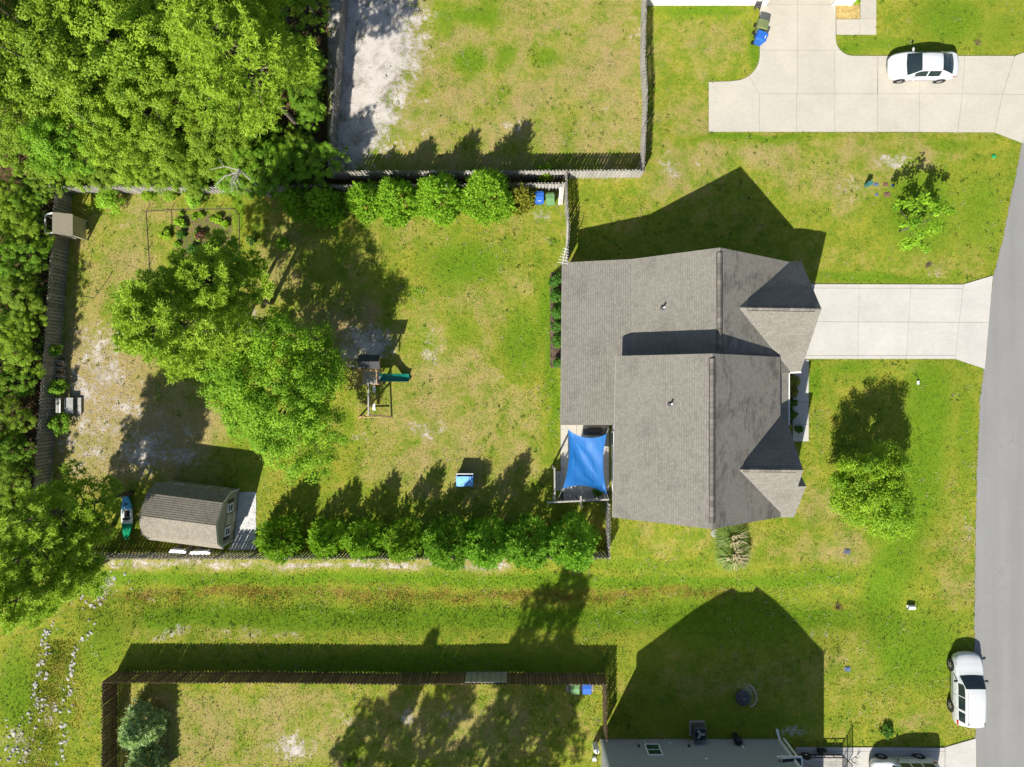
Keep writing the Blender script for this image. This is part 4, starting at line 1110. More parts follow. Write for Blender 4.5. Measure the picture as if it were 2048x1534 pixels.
con('blue-green conifer at the bottom edge of the lower yard', 306, 1514, 1.2, 2.4, 241, 'blue', 8000)
con('small round green shrub behind the fence beside the two bins', 1090, 352, 0.45, 0.9, 242, 'street', 900, 'shrub', 'shrub', fat=0.5)
# low shrubs
def shrub(label, px, py, r_, h, seed, mat='shrub', n=2200, group=None, L=0.11):
    cr, C = broadleaf(seed, r_*0.8, h*0.5, h*0.5, 26, n, L, L*0.62, LF[mat], r_*0.36)
    st = MB()
    for c in C[::4]: st.tube([(0, 0, -.05), (c[0]*.5, c[1]*.5, c[2]*.5), tuple(c)], [.025, .018, .006], 5)
    p = W(px, py, 0); o = thing('shrub', label, 'shrub', (p.x, p.y, gz(px, py)), 0, group)
    link('foliage', cr, o); st.build('stem', MAT['bark'], o)
    return o
for i, (y, r_) in enumerate(((563, .52), (594, .5), (625, .52), (654, .46), (683, .44), (726, .4))):
    shrub(f'clipped dark green shrub behind the house, {ordn[i]} from the top', 1113 if i < 5 else 1117, y, r_, 0.95, 260+i, n=2000, group='shrubs along the back wall of the house')
for i, (x, y, r_, lb, mt) in enumerate(((232, 404, .95, 'tall loose shrub in the garden corner nearest the playhouse', 'cypress'), (305, 392, .5, 'small shrub by the garden fence, first right of the loose tall one', 'street'), (346, 392, .45, 'small shrub by the garden fence, second right of the loose tall one', 'street'), (397, 398, .75, 'rounded shrub by the garden fence right of two smaller ones', 'cypress'))):
    shrub(lb, x, y, r_, 1.3 if r_ > .7 else .8, 280+i, mt, int(4200*r_))
for i, (x, y, r_, lb) in enumerate(((130, 775, .62, 'bushy green shrub against the left fence above the grey bench'), (130, 845, .75, 'bushy green shrub against the left fence below the grey bench'), (124, 700, .5, 'small bush drooping over the left fence above the firewood'))):
    shrub(lb, x, y, r_, 1.3, 290+i, 'wood_b', 1900)
for i, (x, y, r_, lb, mt) in enumerate(((1583, 763, .45, 'golden green shrub at the top of the front walk bed', 'gold'), (1582, 784, .35, 'second golden shrub in the front walk bed', 'gold'), (1581, 806, .36, 'dark green shrub in the middle of the front walk bed', 'shrub'), (1581, 829, .33, 'dark green shrub at the lower end of the front walk bed', 'shrub'), (1593, 857, .28, 'small spiky plant at the end of the front walk', 'shrub'))):
    shrub(lb, x, y, r_, .7, 300+i, mt, 1100)
shrub('small yellow-green bush in the straw bed by the neighbour walk', 1708, 4, .35, .6, 306, 'street', 900)
shrub('leafy weed patch on the lower lawn above the parked suv', 1772, 1460, .5, .35, 307, 'shrub', 900)
shrub('small leafy sapling in the tree shadow beside the garden bed', 572, 490, .5, .8, 308, 'maple', 1100)
shrub('low leafy plant in the shaded grass at the lower yard edge', 700, 1528, .45, .5, 309, 'street', 900)
shrub('tiny sapling beside the garden bed wire', 506, 483, .32, .6, 310, 'shrub', 500)
for i, (x, y, r_) in enumerate(((842, 582, .5), (1105, 486, .45))):
    lb = ['low clover patch right of the large tree shadow', 'low clover patch near the house end of the short fence'][i]
    shrub(lb, x, y, r_, .06, 315+i, 'maple', 260, L=0.08)
# ornamental grass clumps by the house corner
def grass_clump(label, px, py, r_, seed, pl):
    rng = np.random.RandomState(seed); o = thing('ornamental_grass', label, 'ornamental grass', W(px, py, 0))
    for nm, n, mt, w, h0 in (('blades', 1500, 'blade', 0.022, 1.0), ('plumes', 200 if pl else 60, 'plume', 0.05, 1.1)):
        a = rng.rand(n)*6.28 if nm == 'blades' else rng.randn(n)*0.9 - 0.25
        t = rng.rand(n)**0.7*r_; b = np.stack([np.cos(a)*t*.15, np.sin(a)*t*.15, np.zeros(n)], -1)
        d = np.stack([np.cos(a), np.sin(a), np.zeros(n)], -1); sd = np.stack([-np.sin(a), np.cos(a), np.zeros(n)], -1)*w
        mid = b + d*t[:, None]*.6 + np.array([0, 0, 1])*h0*(.7+.3*rng.rand(n, 1)); tip = b + d*t[:, None]*1.35 + np.array([0, 0, 1])*h0*(.5+.3*rng.rand(n, 1))
        if nm == 'plumes': b = mid - d*0.1
        V = np.stack([b-sd*.6, b+sd*.6, mid+sd, mid-sd], 1); V2 = np.stack([mid-sd, mid+sd, tip+sd*.2, tip-sd*.2], 1)
        V = np.concatenate([V, V2], 0).reshape(-1, 3)
        link(nm, np_mesh(nm, V, np.arange(len(V)).reshape(-1, 4), LF[mt], tint=np.repeat(rng.rand(2*n), 4)), o)
    return o
grass_clump('green ornamental grass clump at the lower corner of the house', 1455, 1068, 0.85, 1, False)
grass_clump('pale plumed ornamental grass clump below the green one', 1458, 1103, 0.9, 2, True)
rb = random.Random(44)
for i in range(14):
    x = rb.uniform(350, 472); y = rb.uniform(428, 520)
    col_ = ['left', 'middle', 'right'][min(2, int((x-350)/41))]; row_ = ['upper', 'central', 'lower'][min(2, int((y-428)/31))]
    shrub(f'{"pale" if i % 2 else "dark"} leafy seedling in the {row_} {col_} of the garden bed, {ordn[i % 9]} planted', x, y, rb.uniform(.16, .26), .3, 360+i, ['street', 'shrub', 'maple'][i % 3], 260, 'garden bed seedlings', L=0.12)
# vegetable bed planting
for i, (x, y, r_, mt, lb) in enumerate(((362, 446, .38, 'street', 'leafy vegetable at the top left of the garden bed'), (437, 440, .33, 'street', 'leafy vegetable at the top right of the garden bed'), (452, 450, .28, 'street', 'smaller leafy vegetable at the right end of the garden bed'), (405, 472, .4, 'red', 'dark red leafy plant in the middle of the garden bed'), (425, 492, .5, 'street', 'bright broad-leaved vegetable on the right of the garden bed'), (462, 500, .45, 'gold', 'yellow flowering vegetable at the right of the garden bed'), (390, 500, .4, 'shrub', 'dark leafy vegetable under the pine edge in the garden bed'), (365, 470, .3, 'shrub', 'small dark vegetable on the left of the garden bed'), (335, 470, .4, 'street', 'sprawling weeds left of the garden soil'), (440, 520, .4, 'street', 'leafy vegetable lowest on the right of the garden bed'))):
    shrub(lb, x, y, r_, .45, 330+i, mt, int(1500*r_), 'garden bed planting', L=0.15)

# ------------------------------------------------------------------ vehicles
def car(name, label, cat, px, py, rotz, L, st, win, wheels, rw=0.33, roof_rack=False, z=0.0, rim='rim', lamps=True):
    """local x runs from nose (0) to tail (L); st = key stations, win = cowl, roof front, roof rear, deck, side window spans"""
    o = thing(name, label, cat, W(px, py, 0) + Vector((0, 0, z)), rotz)
    cowl, rf, rr, deck, spans = win
    ks = np.array([s[0] for s in st]); kv = np.array([s[1:] for s in st])
    extra = [cowl, rf, rr, deck] + [q for s in spans for q in s]
    xs_ = sorted(set(list(np.round(np.linspace(0, L, 44), 3)) + [round(q, 3) for q in extra]))
    def ev(x):
        # smooth interpolation between keys
        i = int(np.clip(np.searchsorted(ks, x)-1, 0, len(ks)-2)); t = (x-ks[i])/(ks[i+1]-ks[i])
        m0 = (kv[i+1]-kv[max(i-1,0)])/(ks[i+1]-ks[max(i-1,0)])*(ks[i+1]-ks[i]); m1 = (kv[min(i+2,len(ks)-1)]-kv[i])/(ks[min(i+2,len(ks)-1)]-ks[i])*(ks[i+1]-ks[i])
        m0 *= 0.6; m1 *= 0.6
        return (2*t**3-3*t**2+1)*kv[i] + (t**3-2*t**2+t)*m0 + (-2*t**3+3*t**2)*kv[i+1] + (t**3-t**2)*m1
    secs = []
    for x in xs_:
        zb, zs, zt, wb, wt = ev(x)
        h = [(0, zb), (wb*.8, zb), (wb*.95, zb+.06), (wb, zb+.45*(zs-zb)), (wb*.985, zs-.06), (wb*.955, zs), (wb*.955+(wt-wb*.955)*.12, zs+(zt-zs)*.1), (wb*.955+(wt-wb*.955)*.86, zs+(zt-zs)*.80), (wt, zt-.05*min(1,(zt-zs)/.2)), (wt*.86, zt-.012), (wt*.45, zt-.002), (0, zt)]
        secs.append([(y, zz) for y, zz in h] + [(-y, zz) for y, zz in h[-2:0:-1]])
    ns = len(secs[0]); half = 11
    bow = lambda x, y, w: 0.17*(1-2*x/L)*(1-min(1, abs(y)/w)**2) if w else 0
    V = [(x-L/2-bow(x, y, .9)+.06*(1-2*x/L), y, zz) for x, s in zip(xs_, secs) for y, zz in s]
    groups = {}
    for i in range(len(xs_)-1):
        xm = (xs_[i]+xs_[i+1])/2
        for k in range(ns):
            kk = k if k < half else ns-1-k      # mirrored band index
            key = 'body'
            if kk in (8, 9, 10):
                if cowl < xm < rf: key = 'windscreen'
                elif rr < xm < deck: key = 'rear_window'
            elif kk == 6:
                for si, (a, b) in enumerate(spans):
                    if a < xm < b: key = ('side_window', si, k < half)
            groups.setdefault(key, []).append((i*ns+k, i*ns+(k+1) % ns, (i+1)*ns+(k+1) % ns, (i+1)*ns+k))
    groups['body'] += [tuple(range(ns-1, -1, -1)), tuple((len(xs_)-1)*ns+k for k in range(ns))]
    for key, fs in groups.items():
        used = sorted(set(q for f in fs for q in f)); mp = {q: i for i, q in enumerate(used)}
        m = MB().add([V[q] for q in used], [tuple(mp[q] for q in f) for f in fs])
        nm = key if isinstance(key, str) else key[0]
        m.build(nm, MAT['paint'] if nm == 'body' else MAT['glass'], o, smooth=True, fixn=True)
    for wx in wheels:
        wb = ev(wx)[3]
        for s in (-1, 1):
            MB().lathe([(rw+.055, 0), (rw+.055, .012)], 24, (wx-L/2, s*(wb-.004) - (0.012 if s < 0 else 0), rw), 'y').build('wheel_arch', MAT['black'], o)
            wy = s*(wb-.075)
            w = MB().lathe([(rw*.62, -.1), (rw*.93, -.1), (rw, -.06), (rw, .06), (rw*.93, .1), (rw*.62, .1)], 26, (wx-L/2, wy, rw), 'y').build('wheel', MAT['tyre'], o)
            r_ = MB().lathe([(rw*.64, -.03), (rw*.64, .088), (rw*.58, .092), (rw*.54, .07), (rw*.2, .078), (rw*.16, .1), (.01, .1)] if s > 0 else [(rw*.64, .03), (rw*.64, -.088), (rw*.58, -.092), (rw*.54, -.07), (rw*.2, -.078), (rw*.16, -.1), (.01, -.1)], 20, (wx-L/2, wy, rw), 'y').build('rim', MAT['dark_grey'], w)
            for q in range(5):
                a = q*1.2566+.3; c, sn = math.cos(a), math.sin(a)
                sp = MB().beam((wx-L/2+c*rw*.12, wy+s*.095, rw+sn*rw*.12), (wx-L/2+c*rw*.58, wy+s*.09, rw+sn*rw*.58), .085, .02, (0, 1, 0)); sp.build('spoke', MAT[rim], w)
    for s in (-1, 1):
        e = ev(cowl+.35); mx = cowl+.38-L/2
        m = MB().lathe([(.001, -.10), (.07, -.085), (.085, 0), (.07, .085), (.001, .1)], 10, (0, 0, 0), 'y')
        m.v = [(mx+v[0]*.9, s*(e[3]+.10)+v[1], e[1]+.07+v[2]*.9) for v in m.v]
        m.beam((mx, s*(e[3]-.06), e[1]+.03), (mx, s*(e[3]+.05), e[1]+.06), .06, .04); m.build('mirror', MAT['black'] if roof_rack else MAT['paint'], o, smooth=False)
    def patch(nm, x0, x1, k0, k1, mat, s, lift=.006):
        nn = 5; vs = []
        for i in range(nn):
            x = x0+(x1-x0)*i/(nn-1); zb, zs, zt, wb, wt = ev(x)
            h = [(wb, zb+.45*(zs-zb)), (wb*.985, zs-.06), (wb*.955, zs), (wb*.955+(wt-wb*.955)*.5, zs+(zt-zs)*.5), (wt*.9, zt-.02)]
            def pt(k):
                a = int(min(k, 3.999)); f = k-a
                return (h[a][0]+(h[a+1][0]-h[a][0])*f, h[a][1]+(h[a+1][1]-h[a][1])*f)
            for k in (k0, (k0+k1)/2, k1):
                y, zz = pt(k); vs.append((x-L/2, s*(y+lift), zz+lift))
        fs = [(i*3+j, i*3+j+1, (i+1)*3+j+1, (i+1)*3+j) for i in range(nn-1) for j in range(2)]
        MB().add(vs, fs).build(nm, mat, o, smooth=True)
    for s in (-1, 1):
        patch('headlight', .16, .62, 1.0, 2.9, MAT['lamp'], s); patch('taillight', L-.42, L-.05, .9, 2.1, MAT['red'], s)
        for a, b in spans[:2]:
            e = ev(b-.15); MB().cbox((b-.2-L/2, s*(e[3]*.985+.012), e[1]-.10), (.2, .03, .035)).build('door_handle', MAT['grey'] if not roof_rack else MAT['paint'], o)
    for s in (-1, 1):
        for xx in sorted(set([spans[0][0]-.12] + [b+.04 for a, b in spans[:2]])): patch('door_seam', xx, xx+.014, 0.0, 2.0, MAT['black'], s, .004)
        patch('hood_seam', .45, cowl-.05, 2.62, 2.72, MAT['dark_grey'], s, .004)
        patch('sill_trim', wheels[0]+rw+.1, wheels[1]-rw-.1, 0.0, .12, MAT['dark_grey'], s, .004)
    e = ev(.06); MB().cbox((.02-L/2, 0, e[1]-.16), (.09, e[3]*1.0, .14)).build('grille', MAT['dark_grey'], o)
    MB().cbox((.0-L/2, 0, e[0]+.1), (.03, .5, .11)).build('number_plate', MAT['dark_grey'], o)
    if roof_rack:
        for s in (-1, 1):
            zt = ev(rf+.3)[2]; wt = ev(rf+.3)[4]
            MB().tube([(rf+.25-L/2, s*wt*.86, zt+.01), (rf+.5-L/2, s*wt*.88, zt+.035), (rr-.35-L/2, s*wt*.88, zt+.035), (rr-.1-L/2, s*wt*.86, zt)], .012, 6).build('roof_rail', MAT['grey'], o)
            MB().cbox((rr-.15-L/2, s*wt*.8, zt+.012), (.12, .05, .035)).build('roof_bracket', MAT['dark_grey'], o)
    return o
car('sedan', 'white sedan parked on the wide upper driveway', 'car', 1835, 141, 0, 4.45,
    [(0, .38, .56, .60, .52, .42), (.08, .27, .63, .68, .72, .58), (.35, .2, .72, .79, .84, .68), (.75, .2, .82, .90, .885, .72), (1.05, .2, .88, .97, .9, .72), (1.42, .2, .91, 1.2, .9, .66), (1.78, .2, .92, 1.38, .9, .58), (2.4, .2, .93, 1.45, .9, .58), (2.95, .2, .94, 1.43, .9, .57), (3.2, .2, .95, 1.38, .895, .57), (3.65, .21, .96, 1.2, .89, .62), (3.97, .23, .97, 1.05, .87, .68), (4.25, .26, .94, 1.01, .82, .64), (4.4, .33, .84, .92, .74, .58), (4.45, .42, .7, .76, .66, .5)],
    (1.02, 1.80, 3.12, 3.95, [(1.46, 2.24), (2.32, 3.12)]), (.82, 3.5))
car('suv', 'white suv parked half on the road at the lower right', 'car', 1921, 1368.5, R(-90), 4.65,
    [(0, .42, .72, .78, .58, .46), (.08, .3, .80, .86, .78, .62), (.35, .24, .90, .97, .88, .72), (.8, .24, .98, 1.05, .925, .76), (1.24, .24, 1.02, 1.12, .935, .76), (1.6, .24, 1.04, 1.42, .935, .72), (1.98, .24, 1.06, 1.66, .935, .66), (2.7, .24, 1.07, 1.72, .935, .66), (3.6, .24, 1.08, 1.70, .93, .65), (4.2, .26, 1.1, 1.66, .91, .64), (4.42, .3, 1.08, 1.60, .88, .62), (4.55, .36, 1.02, 1.3, .84, .62), (4.65, .45, .9, 1.0, .78, .58)],
    (1.26, 1.97, 4.44, 4.56, [(1.75, 2.55), (2.6, 3.45), (3.6, 4.25)]), (.86, 3.6), .36, True, z=0.02)
car('minivan', 'white boxy car on the driveway at the bottom edge of the photo', 'car', 1797, 1533, 0, 4.3,
    [(0, .40, .68, .74, .58, .46), (.08, .3, .78, .84, .76, .6), (.35, .24, .9, .97, .86, .7), (.8, .24, .98, 1.06, .9, .74), (1.1, .24, 1.02, 1.12, .905, .74), (1.5, .24, 1.03, 1.45, .905, .7), (1.8, .24, 1.04, 1.62, .905, .66), (2.6, .24, 1.05, 1.68, .905, .66), (3.6, .24, 1.06, 1.66, .9, .66), (4.05, .26, 1.07, 1.6, .88, .64), (4.2, .32, 1.02, 1.3, .85, .64), (4.3, .42, .9, 1.0, .8, .6)],
    (1.12, 1.79, 4.06, 4.2, [(1.6, 2.25), (2.35, 3.0), (3.1, 3.85)]), (.78, 3.32), .34, True, z=0.05)

# ------------------------------------------------------------------ wheeled bins
def bin_(label, px, py, rotz, mat, group, logo=True, z=0.0):
    o = thing('wheeled_bin', label, 'bin', W(px, py, 0)+Vector((0, 0, z)), rotz, group)
    m = MB(); b0 = [(-.22,-.24),(.22,-.24),(.22,.26),(-.22,.26)]; b1 = [(-.28,-.34),(.28,-.34),(.28,.33),(-.28,.33)]
    m.add([(x,y,.06) for x,y in b0]+[(x,y,.92) for x,y in b1], [(3,2,1,0),(4,5,6,7),(0,1,5,4),(1,2,6,5),(2,3,7,6),(3,0,4,7)]); m.build('body', mat, o, bevel=.02)
    l = MB(); l.add([(-.30,-.37,.93),(.30,-.37,.93),(.30,.36,.98),(-.30,.36,.98),(-.28,-.35,.97),(.28,-.35,.97),(.26,.05,1.06),(-.26,.05,1.06),(.28,.34,1.03),(-.28,.34,1.03)],
        [(3,2,1,0),(4,5,6,7),(7,6,8,9),(0,1,5,4),(1,2,8,6,5),(2,3,9,8),(3,0,4,7,9)])
    lo = l.build('lid', mat, o)
    if logo:
        lg = MB()
        for k, (dx, w) in enumerate(((-.09, .045), (-.03, .03), (.02, .045), (.075, .04))): lg.cbox((dx, -.22, 1.006+.004*(k % 2)), (w, .05, .012))
        lg.build('lettering', MAT['white'], lo)
    MB().tube([(-.24,.33,.95),(-.24,.42,.97),(.24,.42,.97),(.24,.33,.95)], .018, 6).build('handle', mat, o)
    for s in (-1, 1): MB().lathe([(.02,-.03),(.12,-.03),(.12,.03),(.02,.03)], 14, (s*.25,.30,.12), 'x').build('wheel', MAT['tyre'], o)
    return o
GB = 'wheeled bins'
bin_('blue wheeled bin in the fenced corner beside the yellowish shrub', 1078, 403, 0, MAT['blue'], GB)
bin_('green wheeled bin in the fenced corner beside the blue one', 1099, 406, 0.04, MAT['green_bin'], GB, False)
bin_('olive wheeled bin at the edge of the upper driveway', 1516, 63, R(80), MAT['olive_bin'], GB, False, 0.04)
bin_('blue wheeled bin at the edge of the upper driveway', 1514, 86, R(68), MAT['blue'], GB, True, 0.04)
bin_('green wheeled bin inside the long brown fence', 1148, 1366, 0, MAT['green_bin'], GB, False)
bin_('blue wheeled bin inside the long brown fence beside the green one', 1171, 1366, 0, MAT['blue'], GB, False)
pl = thing('pallet', 'grey wooden pallet under the bins in the lower yard', 'pallet', W(1160, 1372, 0))
for i in range(9): MB().cbox((-.85+i*.21, 0, .04), (.13, .72, .03)).build('slat', MAT['timber_grey'], pl)
for y in (-.3, .3): MB().cbox((0, y, .012), (1.9, .09, .022)).build('runner', MAT['timber_grey'], pl)
ws = thing('lumber_rack', 'pale boards leaning in the corner beside the green bin', 'boards', W(1118, 388, 0))
for i, (x, l) in enumerate(((0, 1.75), (.12, 1.6), (.2, 1.5))): MB().beam((x, -.75, .05), (x+.05, .45, .9+.05*i), .1, .035).build('board', MAT['white'] if i == 0 else MAT['wood_pale'], ws)

# ------------------------------------------------------------------ patio: sail, frame, grill, seats
t = NT('sail_cloth'); c_ = t.mix(t.noise(t.obj(), 1.6, 4), (0.008, 0.135, 0.45), (0.014, 0.195, 0.58))
t.l(c_, t.p.inputs['Base Color']); t.p.inputs['Roughness'].default_value = 0.55
tr_ = t.n('ShaderNodeBsdfTranslucent'); t.l(c_, tr_.inputs[0]); ms = t.n('ShaderNodeMixShader'); ms.inputs[0].default_value = 0.3
t.l(t.p.outputs[0], ms.inputs[1]); t.l(tr_.outputs[0], ms.inputs[2]); t.l(ms.outputs[0], t.out.inputs[0])
sm = t.n('ShaderNodeTexWave', wave_type='BANDS', bands_direction='X'); sm.inputs['Scale'].default_value = 0.55; t.l(t.obj(), sm.inputs['Vector'])
c2_ = t.mix(t.math('MULTIPLY', t.smooth(sm.outputs[0], 0.965, 1.0), 0.45), c_, (0.006, 0.07, 0.30)); c3_ = t.mix(t.math('MULTIPLY', t.smooth(t.noise(t.obj(), 0.9, 6, 0.7, 1.0), 0.55, 0.7), 0.25), c2_, (0.10, 0.28, 0.58))
t.l(c3_, t.p.inputs['Base Color'])
wv = t.n('ShaderNodeTexWave', wave_type='BANDS'); wv.inputs['Scale'].default_value = 2.2; wv.inputs['Distortion'].default_value = 2; t.l(t.obj(), wv.inputs['Vector']); t.bump(wv.outputs[0], 0.12, 0.02)
MAT['sail'] = t.m
sail = thing('shade_sail', 'blue shade sail stretched over the patio', 'shade sail', W(1170, 920, 0))
cs = [P(1136, 859, 2.75), P(1213, 868, 2.65), P(1214, 989, 2.5), P(1125, 978, 2.35)]
n = 24; vs = []
for j in range(n+1):
    for i in range(n+1):
        u, v = i/n, j/n
        uu = u + 0; 
        ex = 0.17*4*v*(1-v)*((1-2*u)); ey = 0.10*4*u*(1-u)*(1-2*v)
        u2 = u + ex*0.5; v2 = v + ey
        p = (cs[0]*(1-u2)+cs[1]*u2)*(1-v2) + (cs[3]*(1-u2)+cs[2]*u2)*v2
        p = p + Vector((0, 0, -0.28*16*u*(1-u)*v*(1-v) + 0.06*math.sin(u*9+v*4)*4*v*(1-v)*u + 0.035*math.sin(14*(u-v))*math.exp(-6*((u-.5)**2+(v-.5)**2)) + 0.03*math.sin(22*math.atan2(v+.02, u+.02))*math.exp(-5*(u*u+v*v)) + 0.03*math.sin(22*math.atan2(1.02-v, 1.02-u))*math.exp(-5*((1-u)**2+(1-v)**2))))
        vs.append(p)
fs = [(j*(n+1)+i, j*(n+1)+i+1, (j+1)*(n+1)+i+1, (j+1)*(n+1)+i) for j in range(n) for i in range(n)]
MB().add(vs, fs).build('cloth', MAT['sail'], sail, world=True, smooth=True)
for a, b in ((cs[0], P(1130, 850, 2.7)), (cs[1], P(1217, 856, 2.8)), (cs[2], P(1218, 1000, 2.4)), (cs[3], P(1114, 1002, 2.25))): MB().tube([a, b], .012, 5).build('cord', MAT['grey'], sail, world=True)
pg = thing('pergola_frame', 'pale timber frame around the lower end of the patio', 'pergola', W(1110, 1000, 0))
zt = 2.3
for p, q in ((P(1109, 936, zt), P(1109.5, 1004, zt)), (P(1094, 1005, zt+.1), P(1218, 999, zt+.1)), (P(1161.5, 992, zt+.2), P(1162.5, 1016, zt+.2))): MB().beam(p, q, .10, .10).build('beam', MAT['timber_grey'], pg, world=True)
for x, y in ((1109, 939), (1109.5, 1003), (1162, 1002), (1213, 999)):
    p = P(x, y, zt-.05); MB().beam((p.x, p.y, 0), (p.x, p.y, zt-.05), .10, .10).build('post', MAT['timber_grey'], pg, world=True)
for i in range(14): 
    p = P(1116+i*7, 1003.2-i*.3, 1.0); MB().cbox((p.x, p.y, .52), (.09, .02, 1.0)).build('picket', MAT['wood_pale'], pg, world=True)
dk = thing('deck_boards', 'low grey board deck at the lower end of the patio', 'deck', W(1168, 992, 0))
for i in range(6):
    a, b = P(1127, 983+i*3.4, .09), P(1213, 983+i*3.4, .09); MB().beam(a, b, .10, .03).build('board', MAT['timber_grey'], dk, world=True)
bn = thing('patio_bench', 'grey bench beside the timber frame at the patio corner', 'bench', W(1118, 960, 0))
for i in range(4): MB().cbox((-.16+i*.11, 0, .45), (.09, 1.3, .035)).build('slat', MAT['timber_grey'], bn)
for y in (-.5, .5):
    for x in (-.14, .14): MB().cbox((x, y, .22), (.06, .06, .42)).build('leg', MAT['timber_grey'], bn)
gr = thing('grill', 'black covered grill against the house on the patio', 'grill', W(1188, 862, 0))
MB().cbox((0, 0, .5), (1.0, .5, .8)).build('cabinet', MAT['dark_grey'], gr, bevel=.03)
m = MB().tube([(-.42, 0, .92), (.42, 0, .92)], .24, 14); m.build('hood', MAT['black'], gr)
for s in (-1, 1): MB().cbox((s*.66, 0, .88), (.3, .42, .03)).build('side_shelf', MAT['dark_grey'], gr)
pt = thing('planter', 'dark planter with greenery at the lower right of the patio', 'planter', W(1193, 982, 0))
MB().lathe([(.2, .05), (.27, .45), (.25, .45), (.22, .38)], 16).build('pot', MAT['black'], pt)
cr, C = broadleaf(401, .28, .25, .55, 10, 500, .1, .06, LF['shrub'], .15); link('foliage', cr, pt)
# tv antenna on the fence by the house corner
an = thing('tv_antenna', 'small metal tv antenna on a pole at the back corner of the house', 'antenna', W(1128, 514, 2.9) - Vector((0, 0, 2.9)))
MB().tube([(0, 0, 0), (0, 0, 3.0)], .025, 6).build('mast', MAT['metal'], an)
MB().tube([(-.1, -.45, 3.0), (.1, .55, 3.0)], .018, 6).build('boom', MAT['white'], an)
for i in range(6):
    y = -.4+i*.18; MB().tube([(y*.2-.34+.03*i, y+.06, 3.0), (y*.2+.34-.03*i, y-.06, 3.0)], .011, 5).build('element', MAT['white'], an)
# splash stone at the house corner
sb = MB().lathe([(.28, -.05), (.3, .05), (.24, .12), (.05, .14)], 9, (0, 0, 0)); so = sb.build('splash_stone', MAT['grey'], None, loc=W(1430, 1066, 0))
tag(so, 'pale grey stone at the lower house corner beside the ornamental grass', 'stone')

# ------------------------------------------------------------------ playset
ps_ = thing('playset', 'wooden playset with green slide, tower and swing beam', 'playset', W(745, 755, 0))
def PB(nm, p, q, w, h, mat='timber'): return MB().beam(p, q, w, h).build(nm, MAT[mat], ps_, world=True)
T = {}
tx = [(736, 716), (766, 716), (736, 768), (766, 768)]
for i, (x, y) in enumerate(tx):
    a = W(x, y, 0); top = 2.5 if i < 2 else 1.95
    MB().beam((a.x, a.y, 0), (a.x, a.y, top), .09, .09).build('post', MAT['timber'], ps_, world=True); T[i] = a
mA, mB_ = (T[0]+T[2])/2, (T[1]+T[3])/2
for a in (mA, mB_): MB().beam((a.x, a.y, 0), (a.x, a.y, 2.5), .09, .09).build('post', MAT['timber'], ps_, world=True)
zd = 1.25
for i in range(13):
    y = T[0].y + (T[2].y-T[0].y)*(i+.5)/13
    PB('deck_board', (T[0].x-.06, y, zd), (T[1].x+.06, y, zd), .105, .03, 'timber_grey' if i > 6 else 'timber')
for a, b in ((T[0], T[1]), (T[2], T[3]), (T[0], T[2]), (T[1], T[3])):
    PB('joist', (a.x, a.y, zd-.08), (b.x, b.y, zd-.08), .04, .12)
PB('rail', (T[2].x-.25, T[2].y-.02, 1.95), (T[3].x+.1, T[3].y-.02, 1.95), .06, .14); PB('rail', (T[0].x, T[0].y, 2.5), (T[1].x, T[1].y, 2.5), .05, .09)
PB('rail', (mA.x-.5, mA.y, 2.0), (mB_.x-.2, mA.y, 2.0), .06, .12); PB('rail', (T[0].x, T[0].y, 2.5), (T[0].x, mA.y, 2.5), .05, .08); PB('rail', (T[1].x, T[1].y, 2.5), (T[1].x, T[3].y, 2.2), .05, .08)
PB('rail', (T[0].x, T[0].y, 1.85), (T[0].x, T[2].y, 1.85), .04, .09); PB('rail', (T[3].x-.0, mB_.y, 1.85), (T[1].x, T[1].y, 1.85), .04, .09)
for i in range(6):
    y = T[0].y+(mA.y-T[0].y)*(i+.5)/6; PB('baluster', (T[1].x, y, zd), (T[1].x, y, 1.85), .07, .025)
# dark canopy roof
rx0, rx1 = T[0].x-.1, T[1].x+.25; ry0, ry1 = T[0].y+.12, mA.y+.1; rm = (ry0+ry1)/2
MB().extr([(rx0, ry1, 2.42), (rx1, ry1, 2.42), (rx1, rm, 2.95), (rx0, rm, 2.95)], (0, 0, .025)).build('canopy', MAT['canvas_dark'], ps_, world=True)
MB().extr([(rx0, ry0, 2.42), (rx0, rm, 2.95), (rx1, rm, 2.95), (rx1, ry0, 2.42)], (0, 0, .025)).build('canopy', MAT['canvas_dark'], ps_, world=True)
# side climbing frame left of the tower
for x in (-.95, -.45): PB('ladder_rail', (T[0].x+x, mA.y+.25, 0), (T[0].x+x, T[2].y+.1, 1.2), .05, .08)
for i in range(6): 
    f = (i+.5)/6; y = mA.y+.25+(T[2].y+.1-mA.y-.25)*f; PB('rung', (T[0].x-.95, y, 1.2*f+.04), (T[0].x-.45, y, 1.2*f+.04), .05, .05)
PB('plank', (T[0].x-1.35, T[0].y-.55, .45), (T[0].x-.2, T[0].y-.6, .5), .12, .04, 'timber_grey')
